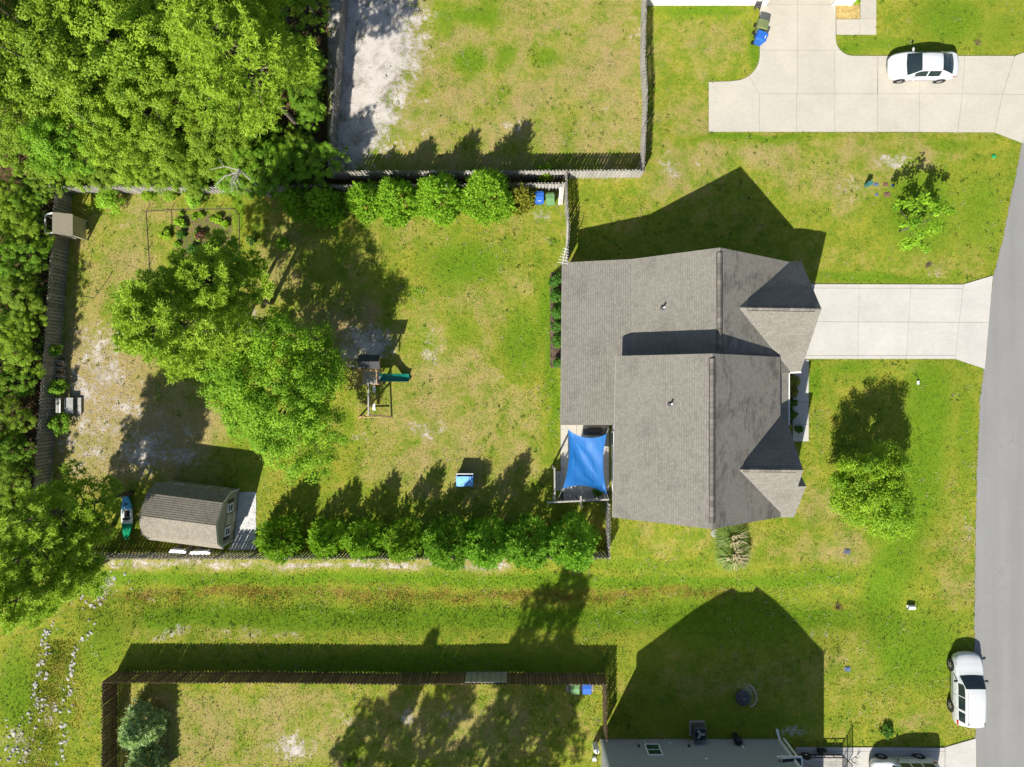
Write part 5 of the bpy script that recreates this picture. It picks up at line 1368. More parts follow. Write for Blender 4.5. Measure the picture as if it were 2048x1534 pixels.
# slide
sl = MB(); prof = [(a*.86, b) for a, b in [(-.27, .20), (-.25, .03), (-.18, 0), (0, -.015), (.18, 0), (.25, .03), (.27, .20), (.31, .20), (.30, -.03), (0, -.05), (-.30, -.03), (-.31, .20)]]
path = [(0, 1.25), (.22, 1.22), (.55, 1.0), (.95, .66), (1.35, .36), (1.65, .22), (1.85, .18)]
y0 = W(0, 755.5, .8).y; x0 = T[1].x-.05; vs = []; 
for x, zz in path: vs += [(x0+x, y0+a, zz+b) for a, b in prof]
k = len(prof); fs = [(i*k+j, i*k+(j+1) % k, (i+1)*k+(j+1) % k, (i+1)*k+j) for i in range(len(path)-1) for j in range(k)] + [tuple(range(k)), tuple((len(path)-1)*k+j for j in range(k-1, -1, -1))]
sl.add(vs, fs).build('slide', MAT['slide'], ps_, world=True, smooth=False)
MB().beam((x0+1.7, y0, 0), (x0+1.7, y0, .17), .4, .05).build('slide_foot', MAT['slide'], ps_, world=True)
# swing beam with A-frame and two swings
bx = W(737, 800, 2.15).x; yb0, yb1 = T[2].y+.05, W(737, 831, 2.15).y
PB('swing_beam', (bx, yb0, 2.15), (bx, yb1, 2.15), .09, .14, 'timber_grey')
fa, fb_ = W(718, 835, 0), W(784, 834, 0)
for f in (fa, fb_): PB('frame_leg', (f.x, f.y, 0), (bx, yb1+.06, 2.12), .09, .09)
PB('cross_bar', (fa.x+.45, fa.y+.02, .75), (fb_.x-.55, fb_.y+.02, .75), .05, .09)
for py in (778, 814):
    yy = W(0, py, .4).y
    s_ = MB().cbox((bx+.02, yy, .42), (.2, .48, .03)).build('swing_seat', MAT['white'], ps_, world=True)
    for d in (-.21, .21):
        r_ = MB().tube([(bx, yy+d, 2.1), (bx+.02, yy+d, .43)], .012, 5).build('rope', MAT['rope'], s_); r_.location = -ps_.location
tc = thing('toy_chest', 'blue plastic toy chest standing on the lawn', 'toy chest', W(931, 955, 0))
m = MB().cbox((0, -.05, .38), (1.1, .72, .74)); m.build('body', MAT['skyblue'], tc, bevel=.03)
m = MB(); m.add([(-.57, -.50, .74), (.57, -.50, .74), (.57, .22, .98), (-.57, .22, .98), (-.57, -.50, .80), (.57, -.50, .80), (.57, .22, 1.04), (-.57, .22, 1.04)], [(3,2,1,0),(4,5,6,7),(0,1,5,4),(1,2,6,5),(2,3,7,6),(3,0,4,7)]); m.build('lid', MAT['skyblue'], tc, bevel=.02)
for x in (-.3, .3): MB().cbox((x, .27, .78), (.4, .12, .2)).build('pocket', MAT['black'], tc)
MB().cbox((0, .36, .84), (1.14, .05, .28)).build('back_panel', MAT['white'], tc)

# ------------------------------------------------------------------ shed, gravel, kayak
sc_ = (W(342, 960, 0)+W(479, 978, 0)+W(467, 1081, 0)+W(330, 1063, 0))/4
shed = thing('shed', 'tan garden shed with barn-shaped shingle roof in the yard corner', 'shed', sc_, R(-7.3))
L2, W2 = 2.33, 1.75
def sloc(poly, mat, nm, t_=.1, f=True):
    mb = MB(); courses(mb, [Vector(p) for p in poly]); o = mb.build(nm, mat, shed, fixn=False)
    MB().extr([Vector(p)-Vector((0,0,.012)) for p in poly], (0, 0, -t_)).build('fascia', MAT['siding_tan'], o)
zp = [(W2+.14, 1.92), (W2-.42, 2.98), (0, 3.62), (-W2+.42, 2.98), (-W2-.14, 1.92)]
for (ya, za), (yb, zb) in zip(zp[:-1], zp[1:]):
    sloc([(-L2-.12, ya, za), (L2+.12, ya, za), (L2+.12, yb, zb), (-L2-.12, yb, zb)], MAT['shingle_tan'] if True else None, 'roof_slope')
def swall(poly, out): 
    mb = MB(); courses(mb, [Vector(p) for p in poly], .2, .012, out); return mb.build('wall', MAT['siding_tan'], shed, fixn=False)
swall([(-L2, W2, 0), (L2, W2, 0), (L2, W2, 1.95), (-L2, W2, 1.95)], (0, 1, 0)); swall([(-L2, -W2, 0), (L2, -W2, 0), (L2, -W2, 1.95), (-L2, -W2, 1.95)], (0, -1, 0))
for s in (-1, 1): swall([(s*L2, -W2, 0), (s*L2, W2, 0), (s*L2, W2, 1.95), (s*L2, W2-.45, 2.9), (s*L2, 0, 3.5), (s*L2, -W2+.45, 2.9), (s*L2, -W2, 1.95)], (s, 0, 0))
for y in (-W2, W2): MB().cbox((L2+.02, y, .98), (.05, .09, 1.95)).build('corner_board', MAT['siding_white'], shed)
for ya, yb, za, zb in ((W2+.1, W2-.42, 1.95, 2.93), (W2-.42, 0, 2.93, 3.55), (0, -W2+.42, 3.55, 2.93), (-W2+.42, -W2-.1, 2.93, 1.95)): MB().beam((L2+.1, ya, za-.1), (L2+.1, yb, zb-.1), .05, .13).build('rake_board', MAT['siding_white'], shed)
for y in (.72, -.85):
    hwin((L2+.03, y, 1.35), (1, 0, 0), .52, .75, shed, MAT['white'], MAT['glass'], False)
    for s in (-1, 1): MB().cbox((L2+.03, y+s*.45, 1.35), (.04, .22, .85)).build('shutter', MAT['black'], shed)
dr = MB().cbox((L2+.035, -.05, .95), (.05, .75, 1.85)).build('door', MAT['siding_tan'], shed); MB().cbox((L2+.065, .22, .95), (.04, .05, .12)).build('handle', MAT['black'], dr)
for z_ in (.5, 1.4): MB().cbox((L2+.065, -.05, z_), (.02, .6, .09)).build('door_brace', MAT['siding_white'], dr)
hwin((-1.2, W2+.03, 1.4), (0, 1, 0), .5, .5, shed, MAT['white'], MAT['glass'], False)
for x in (.55, 1.55): MB().cbox((x, W2+.02, .95), (.09, .03, 1.8)).build('door_trim', MAT['siding_white'], shed)
MB().cbox((1.05, W2+.025, .95), (.8, .03, 1.8)).build('side_door', MAT['siding_tan'], shed)
gv = tag(MB().prism(px_poly([(470, 985), (512, 985), (506, 1100), (455, 1100), (468, 1082), (479, 985)]), -.05, .02).build('gravel_pad', MAT['gravel']), kind='structure')
rng = np.random.RandomState(31); n = 7000
qx = 466+rng.rand(n)*46; qy = 984+rng.rand(n)*116; k = ~in_poly(qx, qy, [(300, 950), (481, 976), (469, 1083), (300, 1083)]); qx, qy = qx[k], qy[k]
Pq = np.stack([(qx-CX)*S, (CY-qy)*S, np.full(len(qx), .03)], -1); oc = np.array([[1,0,0],[0,1,0],[-1,0,0],[0,-1,0],[0,0,.8]])
V = (Pq[:, None, :] + oc[None]*(0.02+0.028*rng.rand(len(qx), 1, 1))).reshape(-1, 3); b5 = np.arange(len(qx))[:, None]*5
F = np.concatenate([b5+np.array([[0,1,4]]), b5+np.array([[1,2,4]]), b5+np.array([[2,3,4]]), b5+np.array([[3,0,4]])])
tag(link('gravel', np_mesh('gravel', V, F, MAT['gravel'])), 'loose white gravel beside the shed', 'gravel', kind='stuff')
# kayak
ky = thing('kayak', 'blue, white and green kayak lying beside the shed', 'kayak', W(256, 1032, .1)-Vector((0, 0, .1)), R(1))
Lk = 3.05; parts = {'bow': (0, .33, 'kayak_blue'), 'midsection': (.33, .66, 'kayak_white'), 'stern': (.66, 1.0, 'kayak_green')}
for nm, (f0, f1, mt) in parts.items():
    vs = []; fs = []; ns_ = 9
    for i in range(ns_):
        f = f0+(f1-f0)*i/(ns_-1); w = .40*max(.03, math.sin(math.pi*(f*.94+.03))**.62); x = Lk/2-f*Lk; rise = .16*abs(2*f-1)**3
        dip = .10*max(0, math.sin(math.pi*np.clip((f-.22)/.5, 0, 1)))
        for a, b in ((0, .02), (.55, .03), (.9, .12), (1, .22), (.93, .29), (.7, .31), (.55, .31-dip*.8), (0, .31-dip)):
            vs.append((a*w, x, b+rise))
        for a, b in ((.55, .31-dip*.8), (.7, .31), (.93, .29), (1, .22), (.9, .12), (.55, .03)):
            vs.append((-a*w, x, b+rise))
    k = 14; fs = [(i*k+j, i*k+(j+1) % k, (i+1)*k+(j+1) % k, (i+1)*k+j) for i in range(ns_-1) for j in range(k)] + [tuple(range(k)), tuple((ns_-1)*k+j for j in range(k-1, -1, -1))]
    MB().add(vs, fs).build(nm, MAT[mt], ky, smooth=True)
MB().cbox((0, -.15, .3), (.42, .12, .28)).build('seat_back', MAT['black'], ky); MB().cbox((0, .2, .245), (.34, .4, .03)).build('seat_pad', MAT['black'], ky)
for y in (.9, -1.0): MB().lathe([(.13, .3), (.13, .335), (.1, .345)], 14, (0, y, .0)).build('hatch', MAT['black'], ky)
for i in range(4): MB().tube([(-.24, .62+i*.14, .33), (.24, .72+i*.14, .35)], .008, 4).build('deck_cord', MAT['black'], ky)
# pale pipes behind the shed
for i, (x, y, l, lb) in enumerate(((356, 1102, 1.1, 'stack of pale boards behind the shed, left one'), (400, 1105, 1.35, 'stack of pale boards behind the shed, right one'))):
    q_ = W(x, y, 1.45); o = thing('board_rack', lb, 'boards', (q_.x, q_.y, 0), R(-3+4*i))
    for j in range(4): MB().cbox(((j % 2)*.1-.05, -.1+.07*j, 1.42+.035*(j % 3)), (l-.1*j, .1, .03)).build('board', MAT['white'], o)
    for sx_ in (-.4, .4): MB().cbox((sx_, 0, .69), (.06, .3, 1.4)).build('stand', MAT['timber_grey'], o)

# ------------------------------------------------------------------ garden wire bed, firewood, bench, playhouse, tyre
gb = thing('garden_edging', 'low wire and timber edging around the vegetable bed', 'garden edging', W(390, 500, 0))
E = [(292, 424), (342, 421), (470, 419), (478, 430), (480, 560)]; E2 = [(292, 424), (297, 500), (300, 560)]
for chain in (E, E2):
    for a, b in zip(chain[:-1], chain[1:]):
        pa, pb = W(*a, 0), W(*b, 0); MB().beam(pa+Vector((0,0,.03)), pb+Vector((0,0,.03)), .04, .05).build('edge_board', MAT['wood_brown'], gb, world=True)
        nseg = max(1, int((pb-pa).length/.9))
        for z_ in (.3, .55): MB().tube([pa+Vector((0,0,z_)), pb+Vector((0,0,z_))], .005, 4).build('wire', MAT['dark_grey'], gb, world=True)
        for i in range(nseg+1):
            p = pa.lerp(pb, i/nseg); MB().cbox((p.x, p.y, .3), (.03, .03, .55)).build('stake', MAT['wood_brown'], gb, world=True)
p0, p1 = W(343, 421, 0), W(345, 470, 0); MB().beam(p0+Vector((0,0,.03)), p1+Vector((0,0,.03)), .04, .05).build('edge_board', MAT['wood_brown'], gb, world=True)
fw = thing('firewood_rack', 'stack of split firewood against the left fence', 'firewood', W(128, 740, 0))
rr = random.Random(3)
for i in range(9):
    for j in range(4):
        m = MB(); l = rr.uniform(.34, .44); a = rr.uniform(0, 1); r_ = rr.uniform(.05, .075)
        m.tube([(-l/2+rr.uniform(-.04, .04), 0, 0), (l/2, 0, 0)], r_, 5); m.build('log', MAT[rr.choice(['timber', 'timber_grey', 'wood_brown', 'wood_pale'])], fw, loc=(0, -.62+i*.15+rr.uniform(-.02, .02), .10+j*.12), rot=(a, 0, rr.uniform(-.08, .08)))
for y in (-.75, .75): MB().cbox((0, y, .35), (.06, .05, .7)).build('upright', MAT['black'], fw)
be = thing('grey_bench', 'grey slatted bench with a pale table beside the left fence', 'bench', W(138, 810, 0))
for i, (x, m_) in enumerate(((-.32, 'wood_pale'), (-.22, 'timber_grey'), (-.10, 'white'))): MB().cbox((x, 0, .82), (.09, .98, .04)).build('slat', MAT[m_], be)
MB().cbox((.28, -.02, .46), (.56, 1.05, .05)).build('seat', MAT['grey'], be); MB().cbox((.78, -.05, .1), (.3, 1.1, .18)).build('step', MAT['timber_grey'], be)
for x in (-.3, .45):
    for y in (-.45, .45): MB().cbox((x, y, .22 if x > 0 else .4), (.07, .07, .44 if x > 0 else .8)).build('leg', MAT['timber_grey'], be)
phs = thing('playhouse', 'tan wooden playhouse on posts built against the left fence corner', 'playhouse', W(150, 459, 0))
MB().extr([(.0, -.75, 2.35), (.95, -.85, 1.75), (.95, .62, 1.75), (.0, .62, 2.35)], (0, 0, .05)).build('roof_panel', MAT['siding_tan'], phs)
for x, y, h in ((-.75, -.62, 1.9), (-.75, .52, 1.9), (0, -.66, 2.3), (0, .55, 2.3), (.85, -.7, 1.75), (.85, .55, 1.75)): MB().cbox((x, y, h/2), (.08, .08, h)).build('post', MAT['wood_pale'], phs)
for a, b in (((-.78, -.66, 1.9), (.0, -.7, 2.3)), ((-.78, .55, 1.9), (0, .58, 2.3)), ((-.78, -.66, 1.9), (-.78, .55, 1.9)), ((0, -.7, 2.3), (0, .58, 2.3))): MB().beam(a, b, .09, .06).build('beam', MAT['white'], phs)
MB().cbox((-.05, -.05, .72), (1.7, 1.25, .05)).build('floor', MAT['wood_brown'], phs)
for i in range(8): MB().cbox((.9, -.68+i*.17, 1.0), (.025, .15, 1.45)).build('plank', MAT['siding_tan'], phs)
for i in range(5): MB().cbox((-.75+.36*i, -.7, .95), (.15, .025, 1.1)).build('plank', MAT['siding_tan'], phs)
sw = thing('corner_shelf', 'pale triangular corner shelf on the left fence corner', 'shelf', W(137, 388, 0))
MB().extr([(-.55, .2, 1.35), (.35, .35, 1.35), (-.2, -.35, 1.35)], (0, 0, .04)).build('shelf_board', MAT['wood_pale'], sw); MB().cbox((-.1, .05, .67), (.07, .07, 1.34)).build('post', MAT['wood_pale'], sw)
ty = thing('tyre_swing', 'pale rimmed tyre lying at the edge of the pine crown', 'tyre', W(246, 661, 0))
m = MB().lathe([(.16, .02), (.33, .0), (.36, .1), (.33, .2), (.2, .21), (.16, .12)], 24); m.f = m.f[:-2]; m.build('tread', MAT['tyre'], ty); m = MB().lathe([(.19, .205), (.25, .225), (.31, .205)], 24); m.f = m.f[:-2]; m.build('sidewall', MAT['white'], ty)
# garden hose lying on the grass
h_ = MB().tube([W(x, y, .02) for x, y in ((156, 592), (170, 593), (188, 596), (200, 580), (214, 562), (227, 540))], .016, 5).build('garden_hose', MAT['black']); tag(h_, 'thin dark hose lying on the grass by the left fence', 'hose')

# ------------------------------------------------------------------ small lawn fixtures
def lid(name, label, px, py, w, d, mat, h=.035, rz=0, cat='cover'):
    o = MB().cbox((0, 0, h/2-.01), (w, d, h+.02), 0).build(name, MAT[mat], None, bevel=.01, loc=W(px, py, 0), rot=(0, 0, rz)); tag(o, label, cat)
    MB().cbox((0, d*.3, h+.004), (w*.3, d*.12, .012)).build('grip', MAT['black'], o)
    return o
ub = thing('utility_box', 'teal utility pedestal on the lawn above the house shadow', 'utility box', W(1732, 371, 0))
MB().cbox((0, 0, .3), (.26, .22, .6)).build('cabinet', MAT['teal'], ub, bevel=.02); MB().cbox((0, 0, .62), (.3, .26, .06)).build('cap', MAT['teal'], ub)
lid('meter_cover', 'blue-grey meter cover right of the teal utility pedestal', 1752, 369, .32, .22, 'lid_blue')
lid('meter_cover', 'reddish brown meter cover in the upper pair near the young tree', 1771, 369, .36, .26, 'lid_brown')
lid('meter_cover', 'small blue meter cover nearest the young tree', 1785, 371, .18, .2, 'lid_blue')
lid('meter_cover', 'reddish brown meter cover below the upper pair near the young tree', 1774, 389, .42, .28, 'lid_brown')
lid('meter_cover', 'small slate meter cover left of the lower brown one', 1753, 389, .2, .2, 'lid_blue')
lid('valve_cover', 'dark slate cover in the lawn below the round street tree', 1694, 1103, .42, .34, 'lid_grey', rz=-.15)
lid('valve_cover', 'blue-grey cover in the lawn right of the lower house shadow', 1695, 1338, .4, .28, 'lid_blue')
gc = thing('sewer_cap', 'bright green sewer cap in the grass near the road corner', 'cap', W(1987, 313, 0)); MB().lathe([(.13, -.03), (.13, .08), (.10, .1), (.01, .1)], 16).build('cap', MAT['cap_green'], gc); MB().cbox((0, 0, .115), (.06, .06, .04)).build('nut', MAT['cap_green'], gc)
def culvert(label, px, py, s=1.0, rz=0):
    o = thing('culvert_pipe', label, 'pipe', W(px, py, 0), rz)
    m = MB().lathe([(.17*s, -.1*s), (.17*s, .5*s), (.2*s, .5*s), (.2*s, -.12*s)], 18, (0, 0, .08), 'x'); m.f = m.f[:-2]; m.build('pipe', MAT['white'], o)
    MB().lathe([(.165*s, .06*s), (.165*s, .07*s)], 18, (0, 0, .08), 'x').build('opening', MAT['black'], o)
    MB().prism([(.3*s, -.18*s), (.6*s, -.05*s), (.6*s, .05*s), (.3*s, .18*s)], -.05, .03*s).build('apron', MAT['gravel'], o)
culvert('white culvert pipe end in the lawn near the parked suv', 1817, 1214, .75)
culvert('small white drain pipe end in the lawn below the main driveway', 1835, 763, .4, R(-90))
# rocks
RK = []
for i in range(6):
    bm = bmesh.new(); bmesh.ops.create_icosphere(bm, subdivisions=2, radius=1.0); rr = random.Random(i)
    ph = [rr.uniform(0, 6) for _ in range(6)]
    for v in bm.verts:
        c = v.co; k = 1+.22*math.sin(3*c.x+ph[0])+.18*math.sin(3.7*c.y+ph[1])+.12*math.sin(5*c.z+ph[2]); v.co = Vector((c.x*k*1.15, c.y*k*.85, c.z*k*.55))
    me = bpy.data.meshes.new('rock'); bm.to_mesh(me); bm.free(); me.materials.append(MAT['rock']); RK.append(me)
rr = random.Random(12)
lines = [([(100, 1245), (85, 1285), (82, 1330), (68, 1370), (66, 1410), (62, 1440)], 70, 9, 'left bank of the rocky ditch'), ([(180, 1262), (160, 1285), (142, 1310), (140, 1350), (132, 1400)], 48, 6, 'right bank of the rocky ditch'), ([(75, 1405), (110, 1415), (130, 1420)], 26, 12, 'rock line crossing the rocky ditch'), ([(60, 1450), (35, 1490), (8, 1520)], 52, 26, 'rock heap at the lower left corner'), ([(125, 1450), (122, 1500), (118, 1534)], 30, 8, 'lower right bank of the rocky ditch'), ([(145, 1200), (185, 1180), (160, 1215)], 22, 22, 'rock patch beside the lower left pine'), ([(215, 1150), (250, 1165)], 8, 14, 'scattered rocks below the conifer fence')]
for pts, n, sp, lb in lines:
    d = [0]
    for a, b in zip(pts[:-1], pts[1:]): d.append(d[-1]+math.hypot(b[0]-a[0], b[1]-a[1]))
    for i in range(n):
        s = rr.uniform(0, d[-1]); x = float(np.interp(s, d, [p[0] for p in pts]))+rr.gauss(0, sp*.7); y = float(np.interp(s, d, [p[1] for p in pts]))+rr.gauss(0, sp*.7)
        r_ = rr.choice([.045, .06, .07, .08, .1, .12]); p = W(x, y, 0)
        o = link('rock', rr.choice(RK), None, (p.x, p.y, gz(x, y)+r_*.15), (0, 0, rr.uniform(0, 6.28)), (r_, r_, r_)); tag(o, f'pale grey rock on the {lb}', 'rock', f'rocks: {lb}')
# red brown shrubby stump & lawn debris
for i, (x, y, lb) in enumerate(((1680, 1216, 'brown dead weed tuft in the ditch near the street tree'), (1952, 88, 'brown bare twig tuft on the lawn right of the sedan'))):
    o = thing('dead_tuft', lb, 'weed', (W(x, y, 0).x, W(x, y, 0).y, gz(x, y))); m = MB(); rq = random.Random(i)
    for k in range(40):
        a = rq.uniform(0, 6.28); l = rq.uniform(.15, .4); m.tube([(0, 0, 0), (math.cos(a)*l*.5, math.sin(a)*l*.5, l*.6), (math.cos(a)*l, math.sin(a)*l, l*.7)], [.012, .008, .003], 4)
    m.build('stems', MAT['wood_brown'], o)

# ------------------------------------------------------------------ grey house at the bottom edge
nb = thing('grey_house', 'two-storey house with grey siding at the bottom edge of the photo', 'house', W(1380, 1480, 0))
x0, x1, yw = W(1203, 0, 0).x, W(1556, 0, 0).x, W(0, 1479, 0).y
xr = W(1345, 0, 0).x; ze, zr, dep = 5.7, 9.9, 14.0
def nwall(p, out): return wall([Vector(q) for q in p], out, nb, MAT['siding_grey'], .16)
nwall([(x0, yw, 0), (x1, yw, 0), (x1, yw, ze), (xr+.8, yw, zr-.25), (xr-.8, yw, zr-.25), (x0, yw, ze)], (0, 1, 0))
nwall([(x0, yw, 0), (x0, yw-dep, 0), (x0, yw-dep, ze), (x0, yw, ze)], (-1, 0, 0)); nwall([(x1, yw, 0), (x1, yw-dep, 0), (x1, yw-dep, ze), (x1, yw, ze)], (1, 0, 0))
nwall([(x0, yw-dep, 0), (x1, yw-dep, 0), (x1, yw-dep, ze), (xr, yw-dep, zr-.2), (x0, yw-dep, ze)], (0, -1, 0))
roof_slope([Vector((x0-.35, yw+.3, ze-.1)), Vector((xr-.8, yw+.3, zr)), Vector((xr-.0, yw-1.2, zr+.35)), Vector((xr, yw-dep-.3, zr+.35)), Vector((x0-.35, yw-dep-.3, ze-.1))], nb, MAT['shingle'])
roof_slope([Vector((x1+.35, yw+.3, ze-.1)), Vector((x1+.35, yw-dep-.3, ze-.1)), Vector((xr, yw-dep-.3, zr+.35)), Vector((xr, yw-1.2, zr+.35)), Vector((xr+.8, yw+.3, zr))], nb, MAT['shingle'])
for x in (x0, x1): MB().cbox((x, yw+.02, ze/2), (.14, .05, ze)).build('corner_board', MAT['white'], nb, world=True)
MB().box((x0, yw-.05, 0), (x1, yw+.03, .12)).build('foundation', MAT['grey'], nb, world=True)
hwin((W(1307, 0, 1.4).x, yw+.03, 1.42), (0, 1, 0), .92, 1.35, nb, MAT['white'], MAT['pane'])
def fix(px, py, z, d, mat, nm): 
    p = W(px, py, z); MB().cbox((p.x, yw+.05, z), d, 0).build(nm, MAT[mat], nb, world=True, bevel=.01)
fix(1278, 1493, .95, (.14, .1, .18), 'black', 'outlet_box'); fix(1378, 1493, .95, (.14, .1, .18), 'black', 'outlet_box'); fix(1289, 1484, .4, (.09, .07, .09), 'white', 'vent_cap'); fix(1340, 1487, .55, (.16, .07, .08), 'white', 'vent_cap'); fix(1385, 1483, .35, (.1, .08, .12), 'white', 'vent_cap'); fix(1486, 1497, 1.15, (.14, .08, .16), 'white', 'vent_cap'); fix(1413, 1521, 2.6, (.14, .08, .16), 'white', 'vent_cap')
for x in (1272, 1373, 1482): 
    p = W(x, 0, 0); MB().tube([(p.x, yw+.04, .1), (p.x, yw+.04, .9)], .015, 6).build('conduit', MAT['grey'], nb, world=True)
MB().tube([(x1+.05, yw+.1, .15), (x1+.05, yw+.1, 3.2), (x1+.05, yw+.2, 5.5)], .05, 8).build('downspout', MAT['white'], nb, world=True)
MB().beam((x1+.05, yw+.1, .14), (x1-.12, yw+.75, .08), .16, .08).build('splash_block', MAT['white'], nb, world=True)
MB().tube([(x0-.06, yw-.2, 0), (x0-.06, yw-.2, 5.6)], .045, 8).build('downspout', MAT['white'], nb, world=True)
# small porch roof on its right side
pr = [P(1562, 1514, 2.7), P(1602, 1516, 2.7), P(1604, 1580, 2.7), P(1562, 1580, 2.7)]
roof_slope([pr[0]+Vector((0,0,.25)), pr[1], pr[2], pr[3]+Vector((0,0,.25))], nb, MAT['shingle_dark'], 'porch_roof')
MB().beam(pr[0]+Vector((-.3,0.05,.1)), pr[1]+Vector((.05,.05,-.05)), .1, .12).build('porch_trim', MAT['white'], nb, world=True); MB().beam(pr[1]+Vector((.05,.05,-.05)), pr[2]+Vector((.05,0,-.05)), .1, .12).build('porch_trim', MAT['white'], nb, world=True)
for p in (pr[1], pr[2]): MB().beam((p.x-.1, p.y-.1, 0), (p.x-.1, p.y-.1, 2.55), .11, .11).build('porch_post', MAT['white'], nb, world=True)
ac = thing('air_conditioner', 'grey air conditioner unit on a pad beside the grey house', 'air conditioner', W(1394, 1456, 0))
MB().cbox((0, 0, .04), (1.05, 1.0, .08)).build('pad', MAT['concrete_old'] if False else MAT['grey'], ac); MB().cbox((0, 0, .48), (.86, .86, .8)).build('cabinet', MAT['dark_grey'], ac, bevel=.06)
for i in range(9): MB().cbox((.435, -.34+.085*i, .5), (.02, .03, .65)).build('louvre', MAT['grey'], ac)
MB().lathe([(.36, .88), (.36, .905), (.33, .91), (.33, .885)], 24).build('fan_guard', MAT['black'], ac); MB().lathe([(.1, .88), (.1, .93), (.02, .94)], 12).build('fan_hub', MAT['grey'], ac)
for i in range(3):
    a = i*2.09; MB().beam((math.cos(a)*.08, math.sin(a)*.08, .9), (math.cos(a)*.31, math.sin(a)*.31, .895), .16, .012).build('fan_blade', MAT['metal'], ac)
pt_ = thing('propane_tank', 'white upright propane tank at the left corner of the grey house', 'tank', W(1190, 1487, 0))
MB().lathe([(.18, .05), (.2, .1), (.2, .95), (.16, 1.08), (.06, 1.13), (.05, 1.2)], 20).build('cylinder', MAT['white'], pt_, smooth=False); MB().lathe([(.14, .0), (.14, .08)], 16).build('foot_ring', MAT['grey'], pt_); MB().lathe([(.04, 1.2), (.05, 1.26), (.02, 1.28)], 10).build('valve', MAT['black'], pt_)
pt2 = thing('garden_urn', 'small pale round pot below the propane tank', 'pot', W(1188, 1515, 0)); MB().lathe([(.1, 0), (.16, .12), (.15, .3), (.12, .34), (.1, .3)], 16).build('pot', MAT['white'], pt2)
bg_ = thing('covered_grill', 'dark covered grill against the grey house wall', 'grill', W(1470, 1470, 0)); MB().lathe([(.2, .0), (.22, .5), (.28, .7), (.25, .88), (.1, .98), (.02, 1.0)], 16).build('cover', MAT['black'], bg_); MB().tube([(0, -.1, .9), (0, -.2, 1.05), (0, -.3, .9)], .02, 5).build('handle', MAT['black'], bg_)
fp = thing('fire_pit', 'round covered fire pit in the shadow of the grey house', 'fire pit', W(1484, 1393, 0)); MB().lathe([(.46, -.02), (.5, .28), (.52, .3), (.42, .36), (.1, .42), (.02, .42)], 28).build('cover', MAT['teal2'] if 'teal2' in MAT else MAT['dark_grey'], fp); MB().lathe([(.05, .42), (.05, .47), (.02, .48)], 12).build('knob', MAT['metal'], fp)
fs_ = MB().tube([W(x, y, .03) for x, y in ((1497, 1367), (1506, 1376), (1512, 1388), (1513, 1400), (1508, 1410), (1500, 1414))], .05, 6).build('log_edging', MAT['dead']); tag(fs_, 'curved pale branch lying beside the round fire pit', 'branch')
# utility trailer
tl = thing('utility_trailer', 'black utility trailer with mesh ramp gate and wooden deck', 'trailer', W(1635, 1535, 0)+Vector((0, 0, .05)))
xa, xb, ya, yb = W(1584, 0, 0).x, W(1677, 0, 0).x, W(0, 1502, 0).y, W(0, 1556, 0).y
def TB(nm, p, q, w=.05, h=.05, mat='black'): return MB().beam(p, q, w, h).build(nm, MAT[mat], tl, world=True)
for y in (ya, yb):
    TB('side_rail', (xa, y, .85), (xb, y, .85)); TB('side_beam', (xa, y, .5), (xb, y, .5), .06, .1)
    for i in range(6): TB('stanchion', (xa+(xb-xa)*i/5, y, .5), (xa+(xb-xa)*i/5, y, .85), .04, .04)
for i in range(9): TB('deck_board', (xa, ya-.12-i*.195, .55), (xb, ya-.12-i*.195, .55), .185, .035, 'wood_pale' if i % 3 else 'timber_grey')
for i in range(15): TB('gate_bar', (xb+.03, ya-(ya-yb)*i/14, .5), (xb+.1, ya-(ya-yb)*i/14, 1.75), .012, .012, 'dark_grey')
for i in range(12): TB('gate_bar', (xb+.03+.006*i, ya, .52+i*.11), (xb+.03+.006*i, yb, .52+i*.11), .012, .012, 'dark_grey')
for z_, dx in ((.5, .03), (1.1, .065), (1.75, .1)): TB('gate_frame', (xb+dx, ya, z_), (xb+dx, yb, z_), .045, .045)
for y in (ya, (ya+yb)/2, yb): TB('gate_frame', (xb+.03, y, .5), (xb+.1, y, 1.75), .045, .045)
for y in (ya+.0, yb-.0):
    s = 1 if y == ya else -1
    w_ = MB().lathe([(.14, -.1), (.3, -.1), (.33, -.05), (.33, .05), (.3, .1), (.14, .1)], 22, (W(1640, 0, 0).x, y+s*.16, .28), 'y').build('wheel', MAT['tyre'], tl, world=True)
    MB().lathe([(.15, -.05), (.15, .05), (.05, .07)], 14, (W(1640, 0, 0).x, y+s*.16, .28), 'y').build('hub', MAT['white'], w_).location = -tl.location
sp = MB().lathe([(.16, -.1), (.32, -.1), (.35, -.05), (.35, .05), (.32, .1), (.16, .1)], 24, (W(1612, 0, .9).x, ya+.14, .92), 'y').build('spare_wheel', MAT['tyre'], tl, world=True); MB().lathe([(.17, -.06), (.17, .09), (.06, .1), (.02, .11)], 16, (W(1612, 0, .9).x, ya+.14, .92), 'y').build('hub', MAT['white'], sp).location = -tl.location
TB('tongue', (xa, (ya+yb)/2, .48), (xa-.9, (ya+yb)/2, .48), .08, .08)
br_ = thing('fallen_branch', 'bare grey branch beside the trailer gate', 'branch', W(1700, 1520, 0)+Vector((0, 0, .07))); m = MB()
for p in ([(0, 0, 0), (.25, .1, .12), (.5, .25, .2)], [(.25, .1, .12), (.45, -.1, .2)], [(.4, .2, .16), (.45, .5, .3)], [(0, 0, 0), (.2, -.3, .1), (.5, -.45, .15)], [(.2, -.3, .1), (.4, -.25, .2)], [(.45, .25, .18), (.6, .4, .25)]): m.tube(p, [.03, .02, .008][:len(p)], 5)
m.build('limb', MAT['dead'], br_)

